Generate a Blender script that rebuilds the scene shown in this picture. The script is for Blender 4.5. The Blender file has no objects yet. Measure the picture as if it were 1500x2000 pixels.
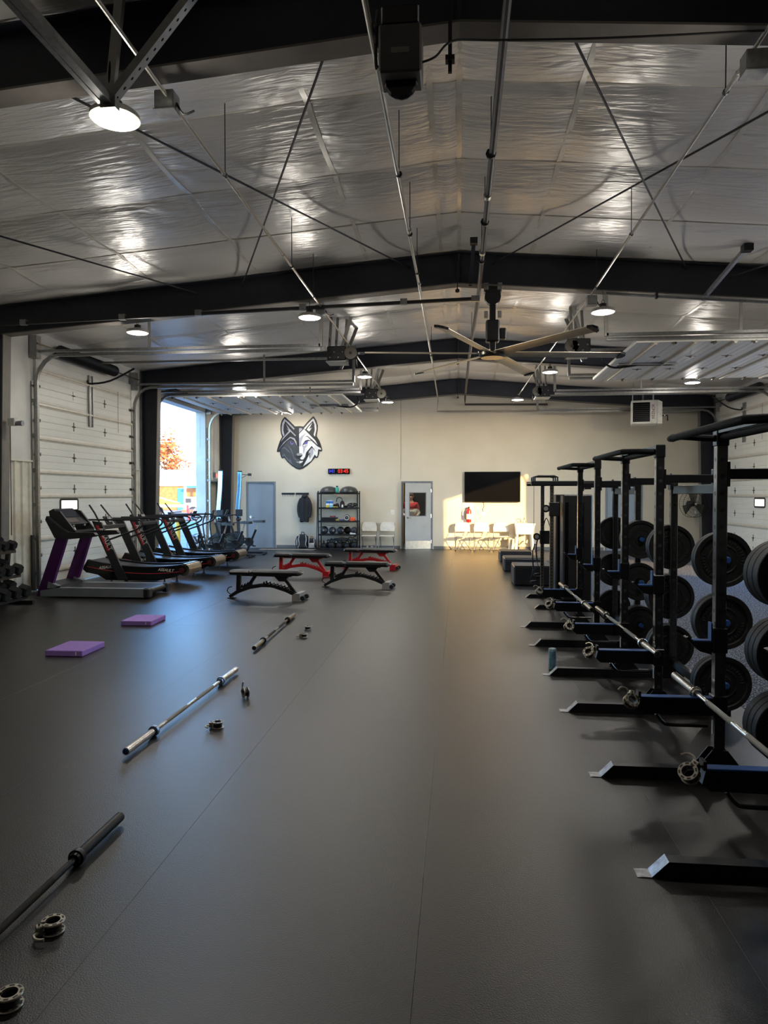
import bpy, bmesh, math, random
from mathutils import Vector, Matrix, Euler, noise
random.seed(7)
PI = math.pi
SC = bpy.context.scene
C = SC.collection

# ---------------------------------------------------------------- camera
cam_data = bpy.data.cameras.new('camera')
cam_data.sensor_fit = 'HORIZONTAL'
cam_data.sensor_width = 36.0
cam_data.lens = 36.0 * 1390.0 / 1500.0
cam_data.clip_end = 500
camera = bpy.data.objects.new('camera', cam_data)
C.objects.link(camera)
camera.location = (0, 0, 1.71)
camera.rotation_euler = (PI / 2 - math.radians(1.36), 0, math.radians(5.954))
SC.camera = camera

# ---------------------------------------------------------------- light
SUN_DIR = Vector((-0.78, 1.0, -0.25)).normalized()
world = bpy.data.worlds.new('sky')
SC.world = world
world.use_nodes = True
wn = world.node_tree
wn.nodes.clear()
w_out = wn.nodes.new('ShaderNodeOutputWorld')
w_bg = wn.nodes.new('ShaderNodeBackground')
w_sky = wn.nodes.new('ShaderNodeTexSky')
w_sky.sky_type = 'NISHITA'
w_sky.sun_disc = False
w_sky.sun_elevation = math.asin(-SUN_DIR.z)
w_sky.sun_rotation = math.atan2(-SUN_DIR.x, -SUN_DIR.y)
w_sky.air_density = 0.8
w_sky.dust_density = 0.2
w_sky.ozone_density = 4.0
w_bg.inputs['Strength'].default_value = 1.1
wn.links.new(w_sky.outputs[0], w_bg.inputs[0])
wn.links.new(w_bg.outputs[0], w_out.inputs[0])
sun_data = bpy.data.lights.new('sun', 'SUN')
sun_data.energy = 8.2
sun_data.color = (1.0, 0.62, 0.21)
sun_data.angle = math.radians(0.6)
sun = bpy.data.objects.new('sun', sun_data)
C.objects.link(sun)
sun.rotation_euler = SUN_DIR.to_track_quat('-Z', 'Y').to_euler()
LED_WATTS = 12.3
SC.view_settings.view_transform = 'Standard'
SC.view_settings.look = 'None'
SC.view_settings.gamma = 1.0
SC.view_settings.use_curve_mapping = False
SC.view_settings.exposure = 1.2

# ---------------------------------------------------------------- helpers
def lin(c):
    if isinstance(c, str):
        c = c.lstrip('#'); c = [int(c[i:i + 2], 16) / 255 for i in (0, 2, 4)]
    return tuple(x / 12.92 if x <= 0.04045 else ((x + 0.055) / 1.055) ** 2.4 for x in c) + (1.0,)

MATS = {}
def mat(name, col, rough=0.5, metal=0.0, col2=None, scale=8.0, bump=0.0, bscale=None, emit=0.0, stretch=None, spec=None, objrand=0.0, trans=0.0, coat=0.0):
    if name in MATS: return MATS[name]
    m = bpy.data.materials.new(name); MATS[name] = m
    m.use_nodes = True
    nt = m.node_tree; b = nt.nodes['Principled BSDF']
    b.inputs['Base Color'].default_value = lin(col)
    b.inputs['Roughness'].default_value = rough
    b.inputs['Metallic'].default_value = metal
    if spec is not None: b.inputs['Specular IOR Level'].default_value = spec
    if trans: b.inputs['Transmission Weight'].default_value = trans
    if coat: b.inputs['Coat Weight'].default_value = coat; b.inputs['Coat Roughness'].default_value = 0.15
    if emit:
        b.inputs['Emission Color'].default_value = lin(col); b.inputs['Emission Strength'].default_value = emit
    tc = nt.nodes.new('ShaderNodeTexCoord'); src = tc.outputs['Object']
    if stretch:
        mp = nt.nodes.new('ShaderNodeMapping'); mp.inputs['Scale'].default_value = stretch
        nt.links.new(src, mp.inputs[0]); src = mp.outputs[0]
    if col2 is None:
        c = lin(col); col2 = tuple(min(1, x * 0.82) for x in c[:3]) + (1,)
    else: col2 = lin(col2)
    no = nt.nodes.new('ShaderNodeTexNoise'); no.inputs['Scale'].default_value = scale; no.inputs['Detail'].default_value = 4
    nt.links.new(src, no.inputs['Vector'])
    mx = nt.nodes.new('ShaderNodeMix'); mx.data_type = 'RGBA'
    mx.inputs['A'].default_value = lin(col); mx.inputs['B'].default_value = col2
    rp = nt.nodes.new('ShaderNodeMapRange'); rp.inputs['From Min'].default_value = 0.35; rp.inputs['From Max'].default_value = 0.7
    nt.links.new(no.outputs['Fac'], rp.inputs['Value']); nt.links.new(rp.outputs[0], mx.inputs['Factor'])
    out = mx.outputs['Result']
    if objrand:
        oi = nt.nodes.new('ShaderNodeObjectInfo'); mr = nt.nodes.new('ShaderNodeMapRange')
        mr.inputs['To Min'].default_value = 1 - objrand; mr.inputs['To Max'].default_value = 1 + objrand
        nt.links.new(oi.outputs['Random'], mr.inputs['Value'])
        hs = nt.nodes.new('ShaderNodeHueSaturation'); nt.links.new(mr.outputs[0], hs.inputs['Value'])
        nt.links.new(out, hs.inputs['Color']); out = hs.outputs[0]
    nt.links.new(out, b.inputs['Base Color'])
    if bump:
        bn = nt.nodes.new('ShaderNodeTexNoise'); bn.inputs['Scale'].default_value = bscale or scale * 4; bn.inputs['Detail'].default_value = 3
        nt.links.new(src, bn.inputs['Vector'])
        bu = nt.nodes.new('ShaderNodeBump'); bu.inputs['Strength'].default_value = bump; bu.inputs['Distance'].default_value = 0.01
        nt.links.new(bn.outputs['Fac'], bu.inputs['Height']); nt.links.new(bu.outputs[0], b.inputs['Normal'])
    return m

def holes_mat(name, col, rough, metal, pitch, rad, axis='Z', across=None):
    """painted or galvanised steel with a row of punched holes along one object axis"""
    m = mat(name, col, rough, metal)
    nt = m.node_tree; b = nt.nodes['Principled BSDF']
    tc = nt.nodes.new('ShaderNodeTexCoord'); sp = nt.nodes.new('ShaderNodeSeparateXYZ')
    nt.links.new(tc.outputs['Object'], sp.inputs[0])
    def mth(op, a, bb=None):
        n = nt.nodes.new('ShaderNodeMath'); n.operation = op
        for i, x in enumerate((a, bb)):
            if x is None: continue
            if isinstance(x, (int, float)): n.inputs[i].default_value = x
            else: nt.links.new(x, n.inputs[i])
        return n.outputs[0]
    z = mth('SUBTRACT', mth('PINGPONG', sp.outputs[axis], pitch / 2), 0.0)
    oth = [a for a in 'XYZ' if a != axis]
    d1 = mth('SQRT', mth('ADD', mth('POWER', z, 2.0), mth('POWER', sp.outputs[oth[0]], 2.0)))
    d2 = mth('SQRT', mth('ADD', mth('POWER', z, 2.0), mth('POWER', sp.outputs[oth[1]], 2.0)))
    d = mth('MINIMUM', d1, d2)
    msk = mth('LESS_THAN', d, rad)
    mx = nt.nodes.new('ShaderNodeMix'); mx.data_type = 'RGBA'
    old = b.inputs['Base Color'].links[0].from_socket
    nt.links.new(old, mx.inputs['A']); mx.inputs['B'].default_value = (0.004, 0.004, 0.005, 1)
    nt.links.new(msk, mx.inputs['Factor']); nt.links.new(mx.outputs['Result'], b.inputs['Base Color'])
    r = mth('MAXIMUM', rough, mth('MULTIPLY', msk, 0.9)); nt.links.new(r, b.inputs['Roughness'])
    return m

def frame_of(d, up=(0, 0, 1)):
    d = Vector(d).normalized(); up = Vector(up)
    if abs(d.dot(up)) > 0.99: up = Vector((1, 0, 0)) if abs(d.x) < 0.9 else Vector((0, 1, 0))
    s = d.cross(up).normalized(); u = s.cross(d).normalized()
    return d, s, u

class MB:
    def __init__(s): s.v = []; s.f = []; s.mi = []; s.cur = 0
    def add(s, vs, fs):
        o = len(s.v); s.v += [tuple(p) for p in vs]
        s.f += [tuple(i + o for i in f) for f in fs]; s.mi += [s.cur] * len(fs); return s
    def use(s, i): s.cur = i; return s
    def box(s, x0, x1, y0, y1, z0, z1, b=0.0, M=None):
        c = Vector(((x0 + x1) / 2, (y0 + y1) / 2, (z0 + z1) / 2)); h = (abs(x1 - x0) / 2, abs(y1 - y0) / 2, abs(z1 - z0) / 2)
        return s.obox(c, (1, 0, 0), (0, 1, 0), (0, 0, 1), h, b, M)
    def obox(s, c, ax, ay, az, h, b=0.0, M=None):
        c = Vector(c); A = (Vector(ax), Vector(ay), Vector(az))
        sg = [(i, j, k) for i in (-1, 1) for j in (-1, 1) for k in (-1, 1)]
        def P(co):
            p = c + A[0] * co[0] + A[1] * co[1] + A[2] * co[2]
            return M @ p if M else p
        b = min(b, min(h) * 0.95)
        if b <= 0:
            vs = [P([q[i] * h[i] for i in range(3)]) for q in sg]
            return s.add(vs, [(0, 1, 3, 2), (4, 6, 7, 5), (0, 4, 5, 1), (2, 3, 7, 6), (0, 2, 6, 4), (1, 5, 7, 3)])
        vs = []; idx = {}
        for q in sg:
            for a in range(3):
                idx[q, a] = len(vs)
                vs.append(P([q[i] * (h[i] if i == a else h[i] - b) for i in range(3)]))
        fs = []
        for a in range(3):
            o1, o2 = [i for i in range(3) if i != a]
            for sa in (-1, 1):
                f = []
                for (p, r) in ((-1, -1), (1, -1), (1, 1), (-1, 1)):
                    q = [0, 0, 0]; q[a] = sa; q[o1] = p; q[o2] = r; f.append(idx[tuple(q), a])
                fs.append(tuple(f))
            for p in (-1, 1):
                for r in (-1, 1):
                    q0 = [0, 0, 0]; q0[a] = -1; q0[o1] = p; q0[o2] = r; q1 = list(q0); q1[a] = 1
                    q0, q1 = tuple(q0), tuple(q1)
                    fs.append((idx[q0, o1], idx[q0, o2], idx[q1, o2], idx[q1, o1]))
        for q in sg: fs.append((idx[q, 0], idx[q, 1], idx[q, 2]))
        return s.add(vs, fs)
    def bar(s, p0, p1, w, h, up=(0, 0, 1), b=0.0):
        p0 = Vector(p0); p1 = Vector(p1); d, sd, u = frame_of(p1 - p0, up)
        return s.obox((p0 + p1) / 2, d, sd, u, ((p1 - p0).length / 2, w / 2, h / 2), b)
    def cyl(s, p0, p1, r, r2=None, n=12, cap=True):
        p0 = Vector(p0); p1 = Vector(p1); r2 = r if r2 is None else r2
        d, a, u = frame_of(p1 - p0)
        vs = []
        for p, rr in ((p0, r), (p1, r2)):
            for i in range(n):
                t = 2 * PI * i / n; vs.append(p + a * (rr * math.cos(t)) + u * (rr * math.sin(t)))
        fs = [(i, (i + 1) % n, n + (i + 1) % n, n + i) for i in range(n)]
        if cap: fs += [tuple(range(n))[::-1], tuple(range(n, 2 * n))]
        return s.add(vs, fs)
    def sweep(s, pts, prof, up=(0, 0, 1), closed=False, cap=True):
        pts = [Vector(p) for p in pts]; n = len(pts); k = len(prof); vs = []
        _, sd, u = frame_of(pts[1] - pts[0], up)
        for i, p in enumerate(pts):
            if closed: d = pts[(i + 1) % n] - pts[i - 1]
            else: d = pts[min(i + 1, n - 1)] - pts[max(i - 1, 0)]
            d.normalize()
            u = (u - d * u.dot(d)).normalized(); sd = d.cross(u).normalized()
            vs += [p + sd * a + u * c for a, c in prof]
        fs = []
        for i in range(n if closed else n - 1):
            for j in range(k):
                fs.append((i * k + j, i * k + (j + 1) % k, ((i + 1) % n) * k + (j + 1) % k, ((i + 1) % n) * k + j))
        if cap and not closed: fs += [tuple(range(k))[::-1], tuple(range((n - 1) * k, n * k))]
        return s.add(vs, fs)
    def tube(s, pts, r, n=8, closed=False, smooth=0):
        if smooth: pts = catmull(pts, smooth, closed)
        prof = [(r * math.cos(2 * PI * i / n), r * math.sin(2 * PI * i / n)) for i in range(n)]
        return s.sweep(pts, prof, closed=closed)
    def lathe(s, prof, o=(0, 0, 0), axis=(0, 0, 1), n=24, closed=False):
        o = Vector(o); d, a, u = frame_of(axis); vs = []; k = len(prof)
        for i in range(n):
            t = 2 * PI * i / n; e = a * math.cos(t) + u * math.sin(t)
            vs += [o + e * r + d * h for r, h in prof]
        fs = []
        for i in range(n):
            i2 = (i + 1) % n
            for j in range(k if closed else k - 1):
                j2 = (j + 1) % k
                fs.append((i * k + j, i * k + j2, i2 * k + j2, i2 * k + j))
        if not closed:
            if prof[0][0] > 1e-6: fs.append(tuple(i * k for i in range(n)))
            if prof[-1][0] > 1e-6: fs.append(tuple(i * k + k - 1 for i in range(n)))
        return s.add(vs, fs)
    def prism(s, poly, w0, w1, fn):
        n = len(poly)
        vs = [fn(p[0], p[1], w0) for p in poly] + [fn(p[0], p[1], w1) for p in poly]
        return s.add(vs, [tuple(range(n))[::-1], tuple(range(n, 2 * n))] + [(i, (i + 1) % n, n + (i + 1) % n, n + i) for i in range(n)])
    def ell(s, c, rx, ry, rz, nu=14, nv=8, M=None):
        vs = []; c = Vector(c)
        for j in range(1, nv):
            ph = PI * j / nv
            for i in range(nu):
                t = 2 * PI * i / nu
                vs.append(c + Vector((rx * math.sin(ph) * math.cos(t), ry * math.sin(ph) * math.sin(t), rz * math.cos(ph))))
        vs += [c + Vector((0, 0, rz)), c - Vector((0, 0, rz))]; T = len(vs) - 2
        fs = [(j * nu + i, j * nu + (i + 1) % nu, (j + 1) * nu + (i + 1) % nu, (j + 1) * nu + i) for j in range(nv - 2) for i in range(nu)]
        fs += [(T, i, (i + 1) % nu) for i in range(nu)] + [(T + 1, (nv - 2) * nu + i, (nv - 2) * nu + (i + 1) % nu) for i in range(nu)]
        if M: vs = [M @ v for v in vs]
        return s.add(vs, fs)
    def mesh(s, name, mats, sharp=35):
        me = bpy.data.meshes.new(name); me.from_pydata(s.v, [], s.f)
        if not isinstance(mats, (list, tuple)): mats = [mats]
        for m in mats: me.materials.append(m)
        if len(mats) > 1: me.polygons.foreach_set('material_index', s.mi)
        bm = bmesh.new(); bm.from_mesh(me); bmesh.ops.recalc_face_normals(bm, faces=bm.faces); bm.to_mesh(me); bm.free()
        me.polygons.foreach_set('use_smooth', [True] * len(me.polygons))
        me.set_sharp_from_angle(angle=math.radians(sharp)); me.update()
        return me
    def build(s, name, mats, parent=None, sharp=35):
        return link(name, s.mesh(name, mats, sharp), parent)

def catmull(pts, k=6, closed=False):
    pts = [Vector(p) for p in pts]; n = len(pts); out = []
    for i in range(n if closed else n - 1):
        g = lambda j: pts[j % n] if closed else pts[max(0, min(n - 1, j))]
        p0, p1, p2, p3 = g(i - 1), g(i), g(i + 1), g(i + 2)
        for t in range(k):
            t /= k
            out.append(0.5 * (2 * p1 + (p2 - p0) * t + (2 * p0 - 5 * p1 + 4 * p2 - p3) * t * t + (3 * p1 - p0 - 3 * p2 + p3) * t ** 3))
    if not closed: out.append(pts[-1])
    return out

def link(name, me, parent=None):
    o = bpy.data.objects.new(name, me); C.objects.link(o)
    if parent: o.parent = parent
    return o
def tag(o, label=None, cat=None, group=None, kind=None):
    for k, v in (('label', label), ('category', cat), ('group', group), ('kind', kind)):
        if v: o[k] = v
    return o
def thing(name, label, cat, loc=(0, 0, 0), rz=0.0, group=None):
    o = bpy.data.objects.new(name, None); C.objects.link(o)
    o.empty_display_size = 0.1; o.location = loc; o.rotation_euler = (0, 0, rz)
    return tag(o, label, cat, group)
def struct(o): o['kind'] = 'structure'; return o
def copy_tree(o, parent=None):
    c = o.copy(); C.objects.link(c); c.parent = parent
    for ch in list(o.children): copy_tree(ch, c)
    return c
def text_part(name, s, size, m, parent, loc, rot, ext=0.002, shear=0.0, sx=1.0):
    cu = bpy.data.curves.new('t', 'FONT'); cu.body = s; cu.size = size; cu.extrude = ext; cu.align_x = 'CENTER'; cu.align_y = 'CENTER'; cu.shear = shear
    to = bpy.data.objects.new('t', cu); C.objects.link(to)
    bpy.context.view_layer.update()
    me = bpy.data.meshes.new_from_object(to.evaluated_get(bpy.context.evaluated_depsgraph_get()))
    bpy.data.objects.remove(to); bpy.data.curves.remove(cu)
    me.name = name; me.materials.clear(); me.materials.append(m)
    o = link(name, me, parent); o.location = loc; o.rotation_euler = rot; o.scale = (sx, 1, 1)
    return o
ORD = ['first', 'second', 'third', 'fourth', 'fifth', 'sixth', 'seventh', 'eighth', 'ninth', 'tenth']
def arc(cx, cz, r, a0, a1, n): return [(cx + r * math.cos(a0 + (a1 - a0) * i / n), cz + r * math.sin(a0 + (a1 - a0) * i / n)) for i in range(n + 1)]

# ---------------------------------------------------------------- materials
m_rubber = mat('black_rubber_roll', '#1d1b18', 0.35, 0, '#181613', 2.0, 0.2, 170, objrand=0.05, spec=0.55)
m_speck = mat('speckled_rubber', '#2b2d33', 0.85, 0, '#8f939c', 55.0, 0.4, 120, spec=0.15)
for n_ in m_speck.node_tree.nodes:
    if n_.type == 'MAP_RANGE': n_.inputs['From Min'].default_value = 0.52; n_.inputs['From Max'].default_value = 0.60
m_slab = mat('concrete_slab', '#8d8a84', 0.8, 0, None, 2.0, 0.3, 30)
m_farwall = mat('beige_painted_wall', '#cfc6b2', 0.7, 0, '#c9c0ab', 1.5, 0.05, 80)
m_wallwhite = mat('white_vinyl_wall', '#cbc8c0', 0.45, 0, None, 2.0, 0.25, 14)
m_liner = mat('cream_steel_liner', '#cdc6b4', 0.4, 0.0)
m_steelpaint = mat('navy_painted_steel', '#20242f', 0.55, 0, '#1a1d26', 5.0)
m_flange = mat('primer_grey_flange', '#6b665f', 0.6)
m_galv = mat('galvanised_steel', '#9a9a98', 0.38, 0.85, '#858583', 20.0)
m_perf = holes_mat('perforated_galvanised_angle', '#8f8d88', 0.45, 0.7, 0.05, 0.008, 'X')
m_doorwhite = mat('white_door_panel', '#d9d6cd', 0.4, 0, '#d2cfc5', 2.0)
m_strut = mat('beige_door_strut', '#cdc5b6', 0.4, 0.1)
m_black = mat('black_powder_coat', '#16171a', 0.38, 0.1, '#1b1c20', 12, 0.05, 300)
m_blackm = mat('black_plastic', '#1a1b1d', 0.5)
m_blackg = mat('gloss_black', '#0c0d0f', 0.15)
m_plate = mat('bumper_rubber', '#171718', 0.6, 0, '#1d1d1d', 30, 0.15, 200, spec=0.35)
m_blue = mat('blue_plastic_liner', '#25508f', 0.45)
m_chrome = mat('polished_chrome', '#d0ccc4', 0.2, 1.0)
m_dchrome = mat('dark_zinc_steel', '#6a675f', 0.3, 1.0)
m_bzinc = mat('black_zinc_steel', '#23221f', 0.35, 0.8)
m_holes = holes_mat('black_upright_steel', '#1b1c1f', 0.2, 0.1, 0.1, 0.0138, 'Z')
for n_ in m_holes.node_tree.nodes:
    if n_.type == 'BSDF_PRINCIPLED': n_.inputs['Coat Weight'].default_value = 1.0; n_.inputs['Coat Roughness'].default_value = 0.12; n_.inputs['Specular IOR Level'].default_value = 0.9
m_grip = mat('matt_black_grip', '#121315', 0.75, 0, None, 20, spec=0.2)
m_vinyl = mat('black_vinyl', '#18181a', 0.42, 0, None, 10, 0.1, 90)
m_red = mat('red_powder_coat', '#b3161f', 0.35)
m_silver = mat('silver_powder_coat', '#b7b4ae', 0.4, 0.3)
m_purple = mat('purple_foam', '#8f6bb8', 0.75, 0, '#9674bd', 25, 0.15, 120)
m_purplep = mat('dark_purple_shroud', '#43104e', 0.35)
m_white = mat('white_plastic', '#e6e2d8', 0.45)
m_offwhite = mat('offwhite_plastic_seat', '#d8d2c4', 0.5)
m_greydoor = mat('grey_blue_door_paint', '#8a97a3', 0.45, 0, '#84919d', 3)
m_greydoor2 = mat('light_grey_door_paint', '#a4a8a7', 0.45, 0, '#9ba09f', 3)
m_frame = mat('grey_door_frame', '#757b80', 0.45)
m_kick = mat('brushed_steel', '#c0b7a6', 0.4, 0.9, None, 12)
m_glass = mat('window_glass', '#ffffff', 0.03, 0, trans=1.0)
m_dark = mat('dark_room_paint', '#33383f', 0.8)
m_wood = mat('light_wood', '#b98e5c', 0.55, 0, '#a37a4b', 4, stretch=(1, 1, 8))
m_led = mat('led_diffuser', '#fffdf6', 0.4, emit=14.0)
m_fanblade = mat('anodised_fan_blade', '#c9bda6', 0.35, 0.5)
m_screen = mat('dark_screen', '#0b0b0e', 0.12)
m_conduit = mat('emt_conduit', '#b4b0a6', 0.35, 0.8)
m_pipe = mat('black_iron_pipe', '#4a4440', 0.5, 0.5)
m_rod = mat('dark_brace_rod', '#2a2929', 0.5, 0.4)
m_rope = mat('black_cable', '#1c1a19', 0.6)

# ================================================================ setting
XL, XR, YF, YB = -7.6, 7.6, 22.5, -7.0
RIDGE, SLOPE = 5.27, 0.083
FRAMES = [-0.95, 4.88, 10.7, 16.5, 22.2]
def roof(x): return RIDGE - SLOPE * abs(x)

floor = struct(MB().box(-8.2, 8.2, YB - 0.3, 22.6, -0.25, -0.012).build('floor', m_slab))
xs = [2.28 - 1.215 * k for k in range(9)]
for k in range(8):
    x1 = xs[k] - 0.0003; x0 = max(xs[k + 1], XL + 0.005) + 0.0003
    for (a, b) in ((YB, 9.0 + (k % 2) * 1.7), (9.001 + (k % 2) * 1.7, YF - 0.01)):
        MB().box(x0, x1, a, b, -0.012, 0.0005 * (k % 2), 0.0008).build('rubber_roll', m_rubber, floor)
for k in range(4):
    x0 = 2.28 + 1.32 * k
    MB().box(x0 + 0.002, x0 + 1.318, YB, YF - 0.01, -0.012, 0.0, 0.002).build('speckled_roll', m_speck, floor)

def wall_side(name, sx, openings, th=0.3):
    """side wall along Y with openings (y0, y1, height)"""
    mb = MB(); xi = XL if sx < 0 else XR; xo = xi + sx * th; top = roof(7.6) + 0.35
    x0, x1 = sorted((xi, xo)); y = YB
    for (a, b, h) in openings + [(YF + 0.15, YF + 0.15, 0)]:
        mb.box(x0, x1, y, a, -0.25, top)
        if h: mb.box(x0, x1, a, b, h, top)
        y = b
    return struct(mb.build(name, m_wallwhite))
wall_left = wall_side('wall_left', -1, [(12.15, 15.81, 4.27), (17.2, 20.86, 4.2), (21.28, 22.22, 2.12)])
wall_right = wall_side('wall_right', 1, [(11.85, 15.5, 4.2), (17.95, 21.61, 4.27)])

def ribbed(parent, xi, sx, y0, y1, h=2.3):
    mb = MB(); n = max(1, int(round((y1 - y0) / 0.23))); p = (y1 - y0) / n
    prof = [(0, 0)]
    for i in range(n):
        a = i * p
        prof += [(a + p * 0.62, 0.0), (a + p * 0.70, 0.032), (a + p * 0.92, 0.032), (a + p, 0.0)]
    poly = prof + [(y1 - y0, -0.01), (0, -0.01)]
    mb.prism(poly, 0.02, h, lambda u, v, w: (xi - sx * (0.012 + v), y0 + u, w))
    mb.box(xi - sx * 0.06, xi, y0, y1, h, h + 0.03)
    return mb.build('liner_panel', m_liner, parent)
for (a, b) in ((YB, 4.7), (5.05, 10.5), (10.9, 11.98), (15.95, 16.3), (16.7, 17.05), (20.95, 21.2)): ribbed(wall_left, XL, -1, a, b)
for (a, b) in ((YB, 4.7), (5.05, 10.5), (10.9, 11.7), (15.62, 16.3), (16.7, 17.8), (21.75, 22.0)): ribbed(wall_right, XR, 1, a, b)
for w, xi, sx in ((wall_left, XL, -1), (wall_right, XR, 1)):   # pillowed vinyl above the liner beside the doors
    for (a, b) in ((10.9, 11.96), (15.95, 16.3), (16.7, 17.05)):
        mb = MB(); n, k = 8, 20; vs = []
        for j in range(k + 1):
            for i in range(n + 1):
                u, v = i / n, j / k
                bulge = 0.05 * (math.sin(PI * u) ** 0.6) * (math.sin(PI * v) ** 0.3) + 0.008 * noise.noise((u * 3, v * 9, a))
                vs.append((xi - sx * (0.01 + bulge), a + (b - a) * u, 2.33 + (4.62 - 2.33) * v))
        mb.add(vs, [(j * (n + 1) + i, j * (n + 1) + i + 1, (j + 1) * (n + 1) + i + 1, (j + 1) * (n + 1) + i) for j in range(k) for i in range(n)])
        mb.build('insulation_blanket', m_wallwhite, w)

mb = MB()
D2 = (-1.80, -0.80)          # doorway that stands ajar
for (a, b, z0, z1) in ((-7.9, -6.84, 0, 5.6), (-6.84, -5.86, 2.15, 5.6), (-5.86, D2[0], 0, 5.6), (D2[0], D2[1], 2.15, 5.6), (D2[1], 4.5, 0, 5.6), (4.5, 5.62, 2.15, 5.6), (5.62, 7.9, 0, 5.6)):
    mb.box(a, b, YF, YF + 0.16, z0, z1)
mb.box(-7.0, -5.7, YF + .16, YF + .2, -.2, 2.5); mb.box(4.3, 5.8, YF + .16, YF + .2, -.2, 2.5)  # unseen backing added behind two doors to block light leaking round the leaves
wall_far = struct(mb.build('wall_far', m_farwall))
MB().box(-1.815, -1.805, YF - 0.006, YF, 2.2, 4.7).build('control_joint', m_frame, wall_far)
wall_back = struct(MB().box(-7.9, 7.9, YB - 0.3, YB, -0.25, 5.6).build('wall_back', m_wallwhite))
mb = MB()
for a, b in ((-7.1, -6.86), (-5.84, -1.83), (-0.77, 4.46), (5.66, 7.1)): mb.box(a, b, YF - 0.015, YF, 0, 0.1, 0.004)
struct(mb.build('baseboard_far', mat('grey_cove_base', '#6e6e6c', 0.5)))

# room behind the ajar door
struct(MB().box(-3.4, 0.6, YF + 0.14, 26.1, -0.2, 0.0).build('floor_back_room', m_slab))
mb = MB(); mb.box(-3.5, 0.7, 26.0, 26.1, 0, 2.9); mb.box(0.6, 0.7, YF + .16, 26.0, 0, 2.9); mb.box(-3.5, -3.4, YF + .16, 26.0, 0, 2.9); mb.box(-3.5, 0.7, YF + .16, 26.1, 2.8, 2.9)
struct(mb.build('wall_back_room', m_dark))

# ---- ceiling: glossy vinyl faced insulation hung in sagging quilts between straps
m_ceil = mat('silver_vinyl_facing', '#e9e5df', 0.34, 0.25, '#dfdbd5', 1.2, spec=0.9)
def ceil_bump():
    nt = m_ceil.node_tree; b = nt.nodes['Principled BSDF']
    tc = nt.nodes.new('ShaderNodeTexCoord'); prev = None
    for sc, st, dist in (((3, 17, 5), 0.5, 0.03), ((0.8, 1.1, 1), 0.6, 0.12), ((14, 5, 9), 0.10, 0.02)):
        mp = nt.nodes.new('ShaderNodeMapping'); mp.inputs['Scale'].default_value = sc
        mp.inputs['Rotation'].default_value = (0, 0, 0.12 if sc[1] > 20 else -0.4)
        no = nt.nodes.new('ShaderNodeTexNoise'); no.inputs['Scale'].default_value = 1.0; no.inputs['Detail'].default_value = 3; no.inputs['Distortion'].default_value = 0.6
        bu = nt.nodes.new('ShaderNodeBump'); bu.inputs['Strength'].default_value = st; bu.inputs['Distance'].default_value = dist
        nt.links.new(tc.outputs['Object'], mp.inputs[0]); nt.links.new(mp.outputs[0], no.inputs['Vector']); nt.links.new(no.outputs['Fac'], bu.inputs['Height'])
        if prev: nt.links.new(prev, bu.inputs['Normal'])
        prev = bu.outputs[0]
    nt.links.new(prev, b.inputs['Normal'])
ceil_bump()
ceiling = bpy.data.objects.new('ceiling', MB().add([(-7.9, YB - .3, roof(7.9) + .14), (0, YB - .3, roof(0) + .14), (7.9, YB - .3, roof(7.9) + .14), (-7.9, YF + .16, roof(7.9) + .14), (0, YF + .16, roof(0) + .14), (7.9, YF + .16, roof(7.9) + .14)], [(0, 1, 4, 3), (1, 2, 5, 4)]).mesh('ceiling', m_galv))
C.objects.link(ceiling); struct(ceiling)
m_strap = mat('white_strap', '#e0dbd0', 0.3, 0.3)
SEAMS = [-7.6, -6.1, -4.55, -3.0, -1.35, -0.26, 0.0, 1.05, 2.6, 4.1, 5.6, 7.6]
def quilt(y0, y1, nrow):
    mb = MB(); dx = 0.085; nx = int(15.2 / dx); ny = int((y1 - y0) / 0.07); vs = []
    p = (y1 - y0) / nrow
    for j in range(ny + 1):
        y = y0 + (y1 - y0) * j / ny; t = ((y - y0) / p) % 1.0
        sy = math.sin(PI * t) ** 0.55 if 0 < t < 1 else 0
        for i in range(nx + 1):
            x = -7.6 + 15.2 * i / nx
            s0 = max(s for s in SEAMS if s <= x + 1e-6); s1 = min([s for s in SEAMS if s > x + 1e-6] or [7.61])
            u = (x - s0) / max(s1 - s0, 1e-3); sxx = max(0, math.sin(PI * min(1, max(0, u)))) ** 0.5
            wr = 0.012 * noise.noise((x * 1.3, y * 7.0, 1.0)) * (1 - 0.5 * sxx) + 0.02 * noise.noise((x * 0.9, y * 1.1, 5.0))
            vs.append((x, y, roof(x) + 0.075 - 0.085 * sy * (0.6 + 0.4 * sxx) + wr * sy))
    mb.add(vs, [(j * (nx + 1) + i, j * (nx + 1) + i + 1, (j + 1) * (nx + 1) + i + 1, (j + 1) * (nx + 1) + i) for j in range(ny) for i in range(nx)])
    return mb.build('insulation_quilt', m_ceil, ceiling, sharp=80)
for a, b in zip([YB] + FRAMES, FRAMES + [YF]):
    if b - a < 1.0: n = 1
    else: n = 4
    quilt(a, b, n)
    for k in range(1, n):
        y = a + (b - a) * k / n
        for sx in (-1, 1):
            MB().bar((0, y, roof(0) + 0.055), (sx * 7.55, y, roof(7.55) + 0.055), 0.02, 0.005).build('support_strap', m_strap, ceiling)
    if b - a > 2:
        for x in SEAMS[1:-1]:
            p = (b - a) / n; pts = []
            for j in range(int((b - a) / 0.1)):
                y = a + 0.1 + j * 0.1
                if y > b - .1: break
                t_ = ((y - a) / p) % 1.0
                pts.append((x, y, roof(x) + 0.075 - 0.085 * 0.6 * math.sin(PI * t_) ** 0.55 - 0.008))
            MB().sweep(pts, [(-.026, -.002), (.026, -.002), (.026, .002), (-.026, .002)]).build('seam_tape', m_strap, ceiling)

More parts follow.
